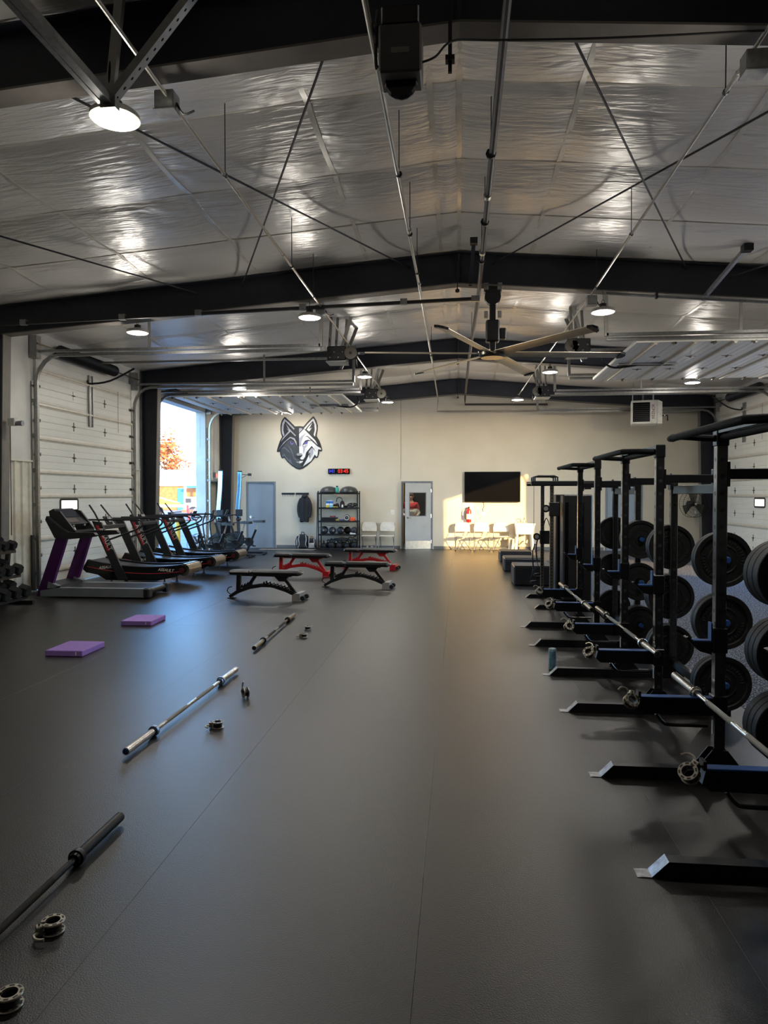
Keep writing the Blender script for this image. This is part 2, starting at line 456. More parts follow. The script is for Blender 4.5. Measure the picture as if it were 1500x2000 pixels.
# ---- rigid steel frames
FL = ['nearly overhead behind the camera', 'nearest in view across the top', 'second in view carrying the big fan', 'third in view above the first closed door', 'farthest, against the beige wall']
for fi, y in enumerate(FRAMES):
    t = thing('steel_portal', 'dark navy rigid steel portal, ' + FL[fi], 'steel beam', (0, y, 0))
    for sx in (-1, 1):
        zb0, zb1 = 4.83, 4.83 - 0.081 * 7.15
        zt0, zt1 = roof(0) + 0.02, roof(7.55) + 0.02
        web = MB(); web.prism([(0, zb0), (7.15, zb1), (7.55, zb1), (7.55, zt1), (0, zt0)], -0.008, 0.008, lambda u, v, w: (sx * u, w, v)); web.build('rafter_web', m_steelpaint, t)
        MB().bar((0, 0, zb0), (sx * 7.17, 0, zb1), 0.2, 0.016).build('bottom_flange', m_flange, t)
        MB().bar((0, 0, zt0), (sx * 7.55, 0, zt1), 0.2, 0.014).build('top_flange', m_steelpaint, t)
        col = MB(); col.prism([(7.25, 0.0), (7.15, zb1), (7.53, zb1), (7.53, 0.0)], -0.008, 0.008, lambda u, v, w: (sx * u, w, v)); col.build('column_web', m_steelpaint, t)
        MB().bar((sx * 7.25, 0, 0.0), (sx * 7.15, 0, zb1), 0.2, 0.016, (1, 0, 0)).build('column_inner_flange', m_flange, t)
        MB().bar((sx * 7.54, 0, 0.0), (sx * 7.54, 0, zt1), 0.2, 0.014, (1, 0, 0)).build('column_outer_flange', m_steelpaint, t)
        MB().box(sx * 7.2, sx * 7.55, -0.13, 0.13, 0, 0.02).build('base_plate', m_steelpaint, t)
        MB().bar((sx * 7.16, -0.004, zb1), (sx * 7.54, -0.004, zb1), 0.18, 0.014).build('knee_stiffener', m_steelpaint, t)
    MB().bar((0, 0, 4.84), (0, 0, 5.26), 0.18, 0.03, (1, 0, 0)).build('ridge_splice_plate', m_steelpaint, t)

# ---- roof cross bracing rods (bay between the first two frames in view)
RODS = [((-0.83, 4.9, 4.98), (-3.3, 10.68, 4.9), 'steep dark brace rod crossing the ceiling left of centre'),
        ((-3.4, 4.9, 4.9), (-0.73, 10.68, 5.1), 'dark brace rod running from the near lamp to the second frame'),
        ((0.64, 4.9, 4.98), (3.25, 10.68, 4.95), 'dark brace rod crossing the ceiling right of centre'),
        ((3.35, 4.9, 4.9), (0.5, 10.68, 5.12), 'dark brace rod from the upper right edge to the second frame'),
        ((-6.6, 4.9, 4.6), (-4.0, 10.68, 4.82), 'dark brace rod low on the left of the ceiling'),
        ((6.5, 4.9, 4.6), (3.85, 10.68, 4.82), 'dark brace rod low on the right of the ceiling')]
for a, b, lab in RODS:
    t = thing('brace_rod', lab, 'brace rod', a)
    d = Vector(b) - Vector(a); d2 = d.normalized()
    MB().cyl((0, 0, 0), d, 0.011, n=6).build('rod', m_rod, t)
    MB().cyl(d2 * 0.02, d2 * 0.12, 0.022, n=6).build('turnbuckle', m_rod, t)

# ================================================================ overhead doors
PH = 0.61
def panel_mesh(W):
    mb = MB(); prof = [(0.0, 0.002)]
    k = 5
    for i in range(k):      # shallow horizontal ribs on the inside face
        a = 0.004 + i * (PH - 0.008) / k; b = 0.004 + (i + 1) * (PH - 0.008) / k
        prof += [(0.050, a + 0.006), (0.050, b - 0.006), (0.046, b - 0.003), (0.046, b)]
    poly = [(0.0, 0.0), (0.040, 0.0)] + [(w, v) for w, v in prof[1:]] + [(0.040, PH), (0.0, PH)]
    mb.prism(poly, -W / 2, W / 2, lambda w, v, u: (u, w, v))
    return mb.mesh('door_panel', m_doorwhite, 20)
def hinge_mesh():
    mb = MB(); mb.box(-0.05, 0.05, 0.048, 0.062, -0.012, 0.012); mb.box(-0.016, 0.016, 0.048, 0.056, -0.085, 0.085); mb.cyl((-0.03, 0.066, 0), (0.03, 0.066, 0), 0.012, n=6)
    return mb.mesh('hinge', m_dchrome)
def bracket_mesh():
    mb = MB(); mb.box(-0.05, 0.05, 0.048, 0.06, -0.03, 0.03); mb.cyl((0, 0.075, 0), (0.09, 0.075, 0), 0.018, n=8)
    return mb.mesh('roller_bracket', m_dchrome)
def strut_mesh(W):
    mb = MB(); mb.prism([(0.05, -0.045), (0.055, -0.045), (0.062, -0.018), (0.085, -0.018), (0.085, 0.018), (0.062, 0.018), (0.055, 0.045), (0.05, 0.045)], -W / 2 + 0.02, W / 2 - 0.02, lambda w, v, u: (u, w, v))
    return mb.mesh('strut', m_strut)
W_D = 3.72
PM, HM, BM, SM = panel_mesh(W_D), hinge_mesh(), bracket_mesh(), strut_mesh(W_D)
def win_mesh():
    fr = MB(); a, b, c, d = -0.31, 0.31, 0.19, 0.41
    pts = arc(b - .04, d - .04, .04, 0, PI / 2, 3) + arc(a + .04, d - .04, .04, PI / 2, PI, 3) + arc(a + .04, c + .04, .04, PI, 1.5 * PI, 3) + arc(b - .04, c + .04, .04, 1.5 * PI, 2 * PI, 3)
    fr.sweep([(u, 0.052, v) for u, v in pts], [(-0.022, -0.012), (0.022, -0.012), (0.022, 0.012), (-0.022, 0.012)], up=(0, 1, 0), closed=True)
    return fr.mesh('window_frame', m_blackm)
WM = win_mesh()
m_pane = mat('glowing_daylight_pane', '#f4f2ee', 0.3, emit=0.9)  # daylight put into the pane as its own emission
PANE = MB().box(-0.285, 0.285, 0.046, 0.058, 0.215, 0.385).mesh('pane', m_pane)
def spring_tube(parent, u0, u1, y, z):
    mb = MB(); n = int((u1 - u0) / 0.03)
    prof = []
    for i in range(n + 1):
        prof += [(0.105, u0 + i * 0.03), (0.118, u0 + i * 0.03 + 0.015)]
    mb.lathe([(0.03, u0 - .02), (0.09, u0 - .01)] + prof + [(0.09, u1 + .02), (0.03, u1 + .03)], (0, y, z), (1, 0, 0), 14)
    return mb.build('torsion_spring', m_blackm, parent)

def overhead_door(side, yc, is_open, label, win=None, zopen=4.2, nwin=2):
    rz = -PI / 2 if side < 0 else PI / 2
    t = thing('overhead_door', label, 'garage door', (side * 7.6, yc, 0), rz)
    hw = W_D / 2
    for i in range(7):
        p = link('door_panel', PM, t)
        if is_open: p.location = (0, 0.50 + i * PH, zopen); p.rotation_euler = (-PI / 2, 0, 0)
        else: p.location = (0, 0.005, i * PH)
        link('strut', SM, p).location = (0, 0, 0.30 if i not in (2,) else 0.47)
        for u in (-0.62, 0.62):
            h = link('hinge', HM, p); h.location = (u, 0, 0.0 if i else PH * .5)
        for s_ in (-1, 1):
            b = link('roller_bracket', BM, p); b.location = (s_ * (hw - 0.06), 0, 0.01); b.rotation_euler = (0, 0, 0) if s_ > 0 else (0, PI, 0)
        if i == 2 and win is not None:
            f = link('window_frame', WM, p); f.location.x = win; g = link('pane', PANE, p); g.location.x = win
        if i == 6:
            mb = MB(); mb.box(-0.07, 0.07, 0.056, 0.068, -0.55, 0.5); mb.box(-0.075, -0.06, 0.056, 0.09, -0.55, 0.5); mb.box(0.06, 0.075, 0.056, 0.09, -0.55, 0.5)
            mb.build('arm_plate', m_galv, p)
    # tracks: up the jamb, round the bend, then back into the room
    yin = 5.25
    for s_ in (-1, 1):
        u = s_ * (hw + 0.06)
        pts = [(u, 0.10, 0.02), (u, 0.10, 3.70)] + [(u, 0.10 + 0.42 - 0.42 * math.cos(a), 3.70 + 0.5 * math.sin(a)) for a in (0.3, 0.6, 0.9, 1.2, PI / 2)] + [(u, 2.5, 4.2), (u, yin, 4.2)]
        prof = [(-0.03, -0.025), (0.03, -0.025), (0.03, -0.015), (0.0, -0.02), (0.0, 0.02), (0.03, 0.015), (0.03, 0.025), (-0.03, 0.025)]
        MB().sweep(pts, prof, up=(0, 1, 0)).build('track', m_galv, t)
        MB().bar((u, 0.13, 4.275), (u, yin, 4.275), 0.05, 0.045).build('track_angle', m_galv, t)
        mb = MB(); mb.box(u - s_ * .03, u + s_ * .04, 0.012, 0.03, 0.0, 3.75)
        for z in [0.3 + 0.62 * k for k in range(6)]: mb.box(u - .035, u + .035, 0.012, 0.10, z - .03, z + .03)
        mb.build('wall_angle', m_perf, t)
        MB().box(u - .05 * s_, u + .09 * s_, 0.012, 0.16, 4.15, 4.55).build('bearing_plate', m_galv, t)
        for yy in ((2.2,) if s_ > 0 else (3.2,)):
            MB().bar((u, yy, 4.28), (u, yy, roof(7.6 - yy) + .03), 0.04, 0.04, (1, 0, 0)).build('hanger', m_perf, t)
    MB().cyl((-hw - 0.15, 0.17, 4.40), (hw + 0.15, 0.17, 4.40), 0.016, n=8).build('spring_shaft', m_dchrome, t)
    if side < 0: spring_tube(t, -0.75 if is_open else -0.85, 1.25, 0.17, 4.40)
    else: spring_tube(t, -1.2, 0.8, 0.17, 4.40)
    if not is_open:
        MB().tube([(0.12, 0.09, 4.05), (0.12, 0.13, 3.98), (0.0, 0.5, 4.05), (-0.15, 0.95, 4.32)], 0.02, 8, smooth=4).build('operator_arm', m_black, t)
    else:
        MB().tube([(0.0, 0.55 + 7 * PH - .5, 4.12), (0, 0.55 + 7 * PH - .1, 4.08), (0, 0.55 + 7 * PH + .1, 4.2), (0, yin - .35, 4.35)], 0.02, 8, smooth=4).build('operator_arm', m_black, t)
    MB().tube([(-hw + .7, 0.09, 4.0), (-hw + .7, 0.09, 3.1)], 0.004, 5).build('pull_cord', m_black, t)
    # operator rail down the middle, sway rail joining the track ends and the slotted angles that hang it
    MB().bar((0, 0.2, 4.42), (0, yin - 0.05, 4.42), 0.05, 0.04).build('operator_rail', m_galv, t)
    MB().bar((-.3, yin - .04, 4.36), (.3, yin - .04, 4.36), 0.045, 0.05).build('operator_mount', m_galv, t)
    X0 = 7.6 - yin
    for (u, y0, u1, y1) in ((hw + .06, yin, hw + .06, yin + .02), (-hw - .06, yin, -hw - .06, yin + .02), (-.22, yin, -.42, yin + .3), (.22, yin, .42, yin + .3)):
        MB().bar((0, 0, 0), (Vector((u1, y1, roof(7.6 - y1) + .03)) - Vector((u, y0, 4.25))), 0.06, 0.05, (1, 0, 0), 0).build('slotted_hanger', m_perf, t).location = (u, y0, 4.25)
    return t

overhead_door(-1, 13.98, False, 'closed white sectional door on the left, behind the treadmills', 0.82)
overhead_door(-1, 19.03, True, 'raised white sectional door over the open bay on the left', None)
overhead_door(1, 13.67, True, 'raised white sectional door slung under the ceiling on the right', None)
overhead_door(1, 19.78, False, 'closed white sectional door on the far right', -1.0)

# fixed sway rails and slotted angles of the doors just behind the camera
for sx in (-1, 1):
    t = thing('track_hanger_frame', 'slotted steel track hanger at the upper %s corner' % ('left' if sx < 0 else 'right'), 'hanger frame', (sx * 2.2, 4.36, 4.2))
    MB().bar((0, 0, 0), (0, -3.6, 0), 0.05, 0.055).build('rail', m_galv, t)
    MB().bar((sx * .065, 0, .01), (sx * .065, -3.6, .01), 0.03, 0.04).build('rail', m_galv, t)
    d = Vector((-sx * 0.75, 0.0, 0.86)); MB().bar((0, 0, 0), d, 0.05, 0.065, (0, 1, 0)).build('slotted_angle', m_perf, t)
    d = Vector((0.05, 0.1, 0.92)); MB().bar((0, 0, 0), d, 0.055, 0.04, (0, 1, 0)).build('slotted_angle', m_perf, t)
    MB().box(-.05, .05, -.03, .03, -.05, .03).build('end_bracket', m_galv, t)

# ---- chain hoist operators at the track ends
def operator(side, y, label):
    t = thing('door_operator', label, 'door operator', (side * 2.23, y, 4.22), 0)
    mb = MB(); mb.box(-.24, .12, -.2, .2, 0.02, .30, .02); mb.box(-.2, .1, -.215, -.2, .06, .26); mb.build('housing', m_blackm, t)
    MB().box(-.26, .12, -.22, .22, 0.0, 0.02).build('base_rail', m_galv, t)
    w = MB(); w.lathe([(.03, -.025), (.12, -.025), (.13, -.01), (.115, 0), (.13, .01), (.12, .025), (.03, .025)], (.21 * -side, -.19, .16), (0, 1, 0), 16, True)
    for k in range(5):
        a = 2 * PI * k / 5; w.bar((.21 * -side, -.19, .16), (.21 * -side + .12 * math.cos(a), -.19, .16 + .12 * math.sin(a)), .012, .02)
    w.build('chain_wheel', m_dchrome, t)
    MB().cyl((.21 * -side, -.21, .16), (.21 * -side, .1, .16), .05, n=10).build('motor', m_black, t)
    MB().tube([(.33 * -side, -.2, .16), (.34 * -side, -.2, -.1), (.32 * -side, -.2, 0.03)], .006, 5).build('hoist_chain', m_dchrome, t)
    for k in range(4): MB().cyl((-.18 + .08 * k, -.225, .08 + .05 * (k % 2) * 2), (-.18 + .08 * k, -.21, .08 + .05 * (k % 2) * 2), .014, n=6).build('bolt', m_galv, t)
    for (dx, dy) in ((-.2, -.15), (.05, .15), (-.1, .0)):
        zt = roof(2.2) + .03 - 4.22
        MB().bar((0, 0, 0), (-.02 * side, 0.1, zt - .28), .045, .045, (1, 0, 0)).build('slotted_hanger', m_perf, t).location = (dx, dy, .28)
    return t
operator(-1, 13.5, 'black door operator above the black bench, left of the big fan')
operator(1, 13.3, 'black door operator behind the right blades of the big fan')
operator(-1, 18.9, 'small black door operator beside the farthest left pendant lamp')
operator(1, 18.9, 'small black door operator below the big fan, on its right')
t = thing('hoist_motor', 'dark grey motor box with label hanging under the nearest frame', 'motor', (-.37, 4.62, 4.36))
MB().box(-.135, .135, -.12, .12, 0, .30, .012).build('housing', mat('dark_grey_box', '#56524e', 0.5), t)
MB().box(-.12, .12, -.11, .11, .30, .42, .01).build('top_cover', m_blackg, t)
MB().box(-.055, .06, -.122, -.12, .115, .15).build('rating_label', mat('label_paper', '#8d877c', 0.6), t)
MB().lathe([(.02, -.03), (.1, -.03), (.11, 0), (.1, .03), (.02, .03)], (0, 0, .0), (0, 1, 0), 16).build('motor_end', m_blackg, t)
MB().tube([(-.15, -.02, .45), (-.165, -.02, .3), (-.16, -.02, .1), (-.15, -.02, .1)], .012, 6, smooth=3).build('hand_chain', m_black, t)
MB().lathe([(.02, -.012), (.07, -.012), (.075, 0), (.07, .012), (.02, .012)], (-.16, 0, .3), (1, 0, 0), 14).build('chain_wheel', m_black, t)
MB().tube([(.135, -.03, .1), (.22, -.03, .13), (.33, 0, .24), (.6, 0.1, .29), (1.3, .12, .27), (2.3, .1, .24)], .007, 6, smooth=5).build('power_cable', m_rope, t)
mb = MB(); mb.bar((.31, .1, .1), (.31, .1, .62), .025, .025, (1, 0, 0)); mb.box(.28, .34, .07, .13, .17, .2); mb.build('threaded_hanger', m_rod, t)

# ---- conduits and gas pipes
def run(name, lab, cat, pts, r, m, couplers=(), hang=()):
    o = Vector(pts[0]); t = thing(name, lab, cat, o)
    MB().tube([Vector(p) - o for p in pts], r, 10).build('pipe', m, t)
    for c in couplers:
        c = Vector(c) - o; MB().cyl(c - Vector((0, .035, 0)), c + Vector((0, .035, 0)), r * 1.35, n=10).build('coupling', m_conduit, t)
    for h in hang:
        h = Vector(h); z = roof(h.x) + .02
        MB().cyl(h - o, Vector((h.x, h.y, z)) - o, .005, n=5).build('hanger_rod', m_rod, t)
        MB().cyl(h - o - Vector((0, .012, 0)), h - o + Vector((0, .012, 0)), r * 1.6, n=8).build('hanger_clip', m_black, t)
run('gas_pipe', 'thick brown iron pipe running along the ceiling right of the ridge', 'pipe',
    [(.28, -6.9, 4.76), (.30, 10.9, 4.76), (.30, 11.1, 4.75), (.22, 16.2, 4.68), (.20, 22.0, 4.68), (.20, 22.12, 4.5), (2.7, 22.15, 4.47)], .03, m_pipe, [(.283, 4.2, 4.76), (.288, 7.4, 4.76), (.294, 9.1, 4.76)], [(.284, 6.5, 4.76), (.288, 8.1, 4.76), (.293, 9.4, 4.76), (.25, 14, 4.71)])
run('steel_conduit', 'thin steel pipe along the ceiling left of the ridge, dropping to the far wall', 'pipe',
    [(-.575, -6.9, 4.66), (-.555, 10.6, 4.66), (-.58, 16.4, 4.64), (-.62, 21.9, 4.62), (-.66, 22.1, 4.30), (4.9, 22.12, 4.28)], .019, m_conduit, [(-.55, 8.0, 4.66), (-.55, 10.0, 4.66)], [(-.55, 6.6, 4.66), (-.55, 8.1, 4.66), (-.55, 9.5, 4.66), (-.57, 15, 4.645)])
run('lighting_conduit', 'thin white conduit linking the lamps left of centre', 'conduit', [(-2.03, -6.0, 4.50), (-2.03, 16.5, 4.50), (-2.0, 21.7, 4.45)], .014, m_conduit, [(-2.03, 8.2, 4.5)], [(-2.03, 6.1, 4.5), (-2.03, 8.6, 4.5), (-2.03, 9.9, 4.5)])
run('lighting_conduit', 'thin white conduit linking the lamps right of centre', 'conduit', [(1.90, -6.0, 4.60), (1.90, 10.5, 4.60), (1.72, 16.5, 4.52), (1.62, 21.6, 4.45)], .014, m_conduit, [(1.9, 5.2, 4.6)], [(1.9, 5.4, 4.6), (1.9, 8.2, 4.6), (1.9, 10.2, 4.6)])
for (x, y, z, lab) in ((-2.05, 4.9, 4.47, 'grey junction box on the nearest frame beside the brightest lamp'), (-2.05, 10.55, 4.47, 'grey junction box on the second frame, left'), (1.9, 10.55, 4.5, 'grey junction box on the second frame, right'), (1.9, 4.9, 4.5, 'grey junction box on the nearest frame, right')):
    t = thing('junction_box', lab, 'junction box', (x, y, z)); MB().box(-.07, .07, -.06, .06, -.06, .07, .006).build('box', m_galv, t); MB().box(-.075, .075, -.065, .065, -.068, -.06).build('cover', m_galv, t)
    MB().tube([(.07, 0, 0), (.12, 0, -.08), (.2, 0, -.06)], .008, 5, smooth=3).build('cable', m_rope, t)
t = thing('cable_tray_bar', 'black bar hung level under the second frame', 'bar', (-3.8, 10.45, 4.46))
MB().bar((-3.3, 0, -.1), (4.02, 0, .09), .045, .045).build('bar', m_blackm, t)
for u in (-2.9, -1.3, -.1, 1.5, 3.0): MB().box(u - .05, u + .05, -.03, .03, -.045 + u * .026, .04 + u * .026).build('clip', m_galv, t)
MB().box(3.98, 4.1, -.03, .03, .05, .13).build('end_cap', m_galv, t)
t = thing('galvanised_conduit', 'grey conduit run under the second frame on the right', 'conduit', (2.1, 10.55, 4.60))
MB().cyl((0, 0, 0), (5.0, 0, -.42), .022, n=8).build('pipe', m_galv, t)
for u in (.7, 2.9): MB().box(u - .015, u + .015, -.03, .03, -.09 * u - .03, -.08 * u + .05).build('clip', m_black, t)
t = thing('knee_brace', 'short galvanised brace strut between ceiling and second frame, right', 'brace', (3.72, 9.75, 4.93))
MB().bar((0, 0, 0), (-.25, .92, -.42), .05, .05).build('strut', m_galv, t); MB().box(-.06, .06, -.06, .06, -.06, .03).build('foot', m_black, t)
t = thing('knee_brace', 'dark brace strut between ceiling and second frame near the ridge', 'brace', (.2, 9.75, 5.12))
MB().bar((0, 0, 0), (-.03, .92, -.30), .05, .05).build('strut', m_steelpaint, t); MB().box(-.05, .05, -.05, .05, -.03, .05).build('foot', m_black, t)
for fi, y in ((2, 10.58), (3, 16.38), (4, 22.08)):
    t = thing('sprinkler_drop', 'small dark pendant under the ridge of the %s frame' % ('second' if fi == 2 else 'third' if fi == 3 else 'farthest'), 'pendant', (-.02, y, 4.72))
    MB().cyl((0, 0, 0), (0, 0, .42), .008, n=6).build('rod', m_rod, t); MB().lathe([(.0, -.04), (.03, -.03), (.035, 0), (.015, .02), (0, .03)], (0, 0, 0), n=10).build('head', m_black, t)

# ---- round high bay lamps
def lamp_proto():
    t = thing('high_bay_lamp', 'x', 'ceiling lamp', (0, 0, 0), group='round LED high bay lamps')
    MB().lathe([(0, .075), (.06, .075), (.07, .05), (.15, .045), (.165, .03), (.168, .0), (.155, -.006), (.15, .0)], n=28).build('housing', m_silver, t)
    MB().lathe([(0.0, -.004), (.15, -.004), (.152, .004), (0, .004)], n=28).build('diffuser', m_led, t)
    MB().lathe([(0, .0), (.02, 0), (.02, .004), (0, .006)], (0, 0, -.009), n=12).build('sensor', m_silver, t)
    MB().lathe([(0, .075), (.05, .075), (.05, .12), (.02, .13), (0, .13)], n=14).build('driver', m_black, t)
    MB().tube([(0, 0, .12), (.02, 0, .15), (0, 0, .18), (-.02, 0, .15)], .006, 5, closed=True, smooth=3).build('hook', m_dchrome, t)
    MB().cyl((0, 0, .17), (0, 0, .30), .004, n=5).build('hanger', m_rod, t)
    ld = bpy.data.lights.new('lamp_light', 'AREA'); ld.shape = 'DISK'; ld.size = 0.28; ld.energy = LED_WATTS; ld.color = (1.0, 0.96, 0.90)
    lo = bpy.data.objects.new('lamp_light', ld); C.objects.link(lo); lo.parent = t; lo.location = (0, 0, -.014)
    ld = bpy.data.lights.new('ceiling_fill', 'POINT'); ld.shadow_soft_size = 0.12; ld.energy = LED_WATTS * 1.15; ld.color = (1.0, 0.94, 0.86)   # extra fill light added below the flat lens to brighten the ceiling
    lo = bpy.data.objects.new('ceiling_fill', ld); C.objects.link(lo); lo.parent = t; lo.location = (0, 0, -.15)
    return t
LAMPS = [(-2.36, 4.75, 4.30, 'brightest round high bay lamp at the upper left, near the nearest frame'), (2.09, 4.70, 4.30, 'round high bay lamp cut by the right edge of the picture'),
         (-5.0, 10.75, 4.25, 'round high bay lamp nearest the left wall on the second frame'), (-2.2, 10.45, 4.34, 'round high bay lamp under the second frame, left of the fan'), (2.05, 10.5, 4.32, 'round high bay lamp under the second frame, right of the fan'), (5.0, 10.6, 4.2, 'round high bay lamp on the second frame by the right wall'),
         (-5.2, 16.6, 4.24, 'round high bay lamp shining below the raised left door'), (-2.13, 16.15, 4.40, 'round high bay lamp on the third frame, left'), (1.95, 15.6, 4.34, 'round high bay lamp on the third frame, below the fan blade'),
         (-1.97, 19.85, 4.30, 'round pendant lamp right of the wolf, nearest the far wall'), (1.6, 19.7, 4.30, 'round pendant lamp over the wall screen'), (-5.1, 21.2, 4.28, 'round high bay lamp just above the wolf logo'),
         (5.2, 16.6, 4.22, 'round high bay lamp on the third frame by the right wall')]
lp = lamp_proto()
for i, (x, y, z, lab) in enumerate(LAMPS):
    o = lp if i == 0 else copy_tree(lp)
    o.location = (x, y, z); o['label'] = lab; o.rotation_euler = (0, 0, .7 * i)

# ---- big six-blade ceiling fan
t = thing('ceiling_fan', 'large six-blade industrial ceiling fan hanging from the second frame', 'ceiling fan', (.50, 10.75, 3.80))
mb = MB(); mb.box(-.13, .13, -.1, .1, .90, 1.02, .02); mb.lathe([(0, -.06), (.12, -.06), (.12, .06), (0, .06)], (0, -.02, .84), (0, 1, 0), 16); mb.build('mount_bracket', m_black, t)
for sx in (-1, 1): MB().box(sx * .1 - .035, sx * .1 + .035, -.12, -.08, .93, 1.03, .006).build('beam_clamp', m_galv, t)
MB().box(-.045, .045, -.045, .045, .05, .92, .006).build('downrod', m_black, t)
mb = MB(); mb.box(-.1, .1, -.09, .09, .18, .50, .02); mb.box(.1, .2, -.07, .07, .22, .38, .015); mb.build('gearmotor', m_blackm, t)
for sx in (-1, 1): MB().box(sx * .1 - .03, sx * .1 + .03, -.11, -.06, .52, .62, .005).build('rod_clamp', m_silver, t)
MB().lathe([(0, -.05), (.17, -.05), (.2, -.02), (.2, .02), (.1, .06), (0, .06)], n=24).build('hub', m_dchrome, t)
BL = MB(); prof = []
for k in range(9):
    u = k / 8; prof.append((u * .19 - .095, .018 * math.sin(PI * u) + .01))
poly = prof + [(p[0], p[1] - .014 * math.sin(PI * (i + .5) / 9.0) - .004) for i, p in reversed(list(enumerate(prof)))]
BL.prism(poly, 0.12, 1.90, lambda u, v, w: (w, u * math.cos(.22) , v + u * math.sin(-.22)))
blm = BL.mesh('blade', m_fanblade)
tipm = MB().prism([(1.90, -.095), (1.98, -.07), (2.0, .0), (1.97, .06), (1.90, .095)], -.012, .02, lambda u, v, w: (u, v * .98, w - .22 * v)).mesh('blade_tip', m_black)
for k in range(6):
    a = math.radians(8 + 60 * k)
    b = link('blade', blm, t); b.rotation_euler = (0, 0, a); link('blade_tip', tipm, b)
    MB().cyl((.22, .03, .0), (.22, .03, .035), .012, n=6).build('blade_bolt', m_dchrome, b)

# ---- gas unit heater
t = thing('unit_heater', 'white and black unit heater hung from the ceiling at the far right', 'heater', (5.28, 20.9, 3.70), math.radians(-12))
mb = MB(); mb.box(-.40, .30, -.33, .33, 0, .66, .02); mb.prism([(.30, 0), (.30, .66), (.42, .60), (.42, .0)], -.33, .33, lambda u, v, w: (u, w, v)); mb.build('cabinet', m_white, t)
MB().box(-.35, .10, -.336, -.331, .06, .60).build('louvre_opening', m_blackg, t)
lv = MB().box(-.335, .085, -.36, -.338, 0, .012).mesh('louvre', m_blackm)
for k in range(9): o = link('louvre', lv, t); o.location = (0, 0, .09 + .055 * k)
text_part('lettering', 'REZNOR', .105, mat('maroon_print', '#4c1320', 0.6), t, (.19, -.333, .34), (PI / 2, -PI / 2, 0), .001)
for (x, y) in ((-.35, -.2), (.2, -.2), (-.35, .2), (.2, .2)): MB().cyl((x, y, .66), (x, y, roof(5.3) - 3.7 + .05), .012, n=6).build('hanger_rod', m_galv, t)
MB().tube([(.42, 0, .25), (.58, 0, .25), (.58, 0, .1)], .02, 8).build('gas_valve_pipe', m_pipe, t); MB().cyl((.5, -.03, .25), (.5, -.1, .25), .02, n=8).build('gas_cock', m_kick, t)

# ================================================================ far wall
def door_leaf(root, w, h, m, x0=0.0, window=None):
    mb = MB()
    if window:
        a, b, c, d = window
        for q in ((0, a, 0, h), (b, w, 0, h), (a, b, 0, c), (a, b, d, h)): mb.box(q[0], q[1], 0, .045, q[2], q[3])
    else: mb.box(0, w, 0, .045, 0, h, .003)
    lf = mb.build('leaf', m, root); lf.location.x = x0
    return lf
def lever(parent, x, z, y=0.0, d=1):
    MB().cyl((0, 0, 0), (0, -.012, 0), .033, n=14).build('rose', m_chrome, parent).location = (x, y, z)
    MB().tube([(0, -.01, 0), (0, -.06, 0), (.03 * d, -.065, 0), (.13 * d, -.06, 0)], .011, 8, smooth=3).build('lever_handle', m_chrome, parent).location = (x, y, z)
def door_frame(name, x0, x1, h, dark=True):
    t = bpy.data.objects.new(name, None); C.objects.link(t); t.location = (x0, YF, 0); struct(t)
    w = x1 - x0
    for a, b, c, d in ((-.05, .0, 0, h + .05), (w, w + .05, 0, h + .05), (0, w, h, h + .05)):
        MB().box(a, b, -.012, .17, c, d, .003).build('door_frame', m_frame, t)
    return t
d1 = door_frame('door_1', -6.79, -5.91, 2.10); lf = door_leaf(d1, .88, 2.10, m_greydoor, .0); lf.location.y = .03; lever(lf, .09, 1.0, 0, 1)
d3 = door_frame('door_3', 4.55, 5.57, 2.10); lf = door_leaf(d3, 1.02, 2.10, m_greydoor, .0); lf.location.y = .03; lever(lf, .09, 1.0, 0, 1)
d2 = door_frame('door_2', -1.75, -.85, 2.10)
mb = MB(); W = .83; a, b, c, d = -.69, -.17, 1.06, 1.78
for q in ((-W, a, 0.005, 2.09), (b, 0, 0.005, 2.09), (a, b, 0.005, c), (a, b, d, 2.09)): mb.box(q[0], q[1], 0, .045, q[2], q[3])
leaf = mb.build('leaf', m_greydoor2, d2); leaf.location = (.895, -.01, 0); leaf.rotation_euler = (0, 0, math.radians(17.5))
MB().box(a, b, .018, .026, c, d).build('pane', m_glass, leaf)
mb = MB()
for q in ((a - .02, a, c - .02, d + .02), (b, b + .02, c - .02, d + .02), (a, b, c - .02, c), (a, b, d, d + .02)): mb.box(q[0], q[1], -.008, .053, q[2], q[3])
mb.build('window_bead', m_frame, leaf)
MB().box(-W + .02, -.02, -.004, 0, .02, .27).build('kick_plate', m_kick, leaf)
lever(leaf, -W + .075, 1.0, 0, 1)
for z in (.25, 1.05, 1.85): MB().cyl((0, -.012, z - .05), (0, -.012, z + .05), .011, n=8).build('hinge', m_chrome, d2).location = (.9, 0, 0)
# exit door in the left wall
d4 = bpy.data.objects.new('door_4', None); C.objects.link(d4); struct(d4); d4.location = (XL, 21.75, 0)
MB().box(-.2, -.15, -.47, .47, 0, 2.12).build('leaf', mat('beige_exit_door', '#b3ac97', 0.5), d4)
for q in ((-.5, -.45, 0, 2.17), (.45, .5, 0, 2.17), (-.45, .45, 2.12, 2.17)): MB().box(-.22, .012, q[0], q[1], q[2], q[3]).build('door_frame', m_frame, d4)
MB().bar((-.12, -.4, 1.0), (-.12, .4, 1.0), .04, .06).build('panic_bar', m_galv, d4)
t = thing('exit_sign', 'small exit sign with red letters above the left corner door', 'exit sign', (XL + .02, 21.75, 2.32))
MB().box(0, .05, -.16, .16, -.1, .1, .006).build('housing', m_white, t)
text_part('lettering', 'EXIT', .16, mat('red_exit_letters', '#e2442f', 0.4, emit=1.2), t, (.052, 0, 0), (PI / 2, 0, PI / 2), .001)
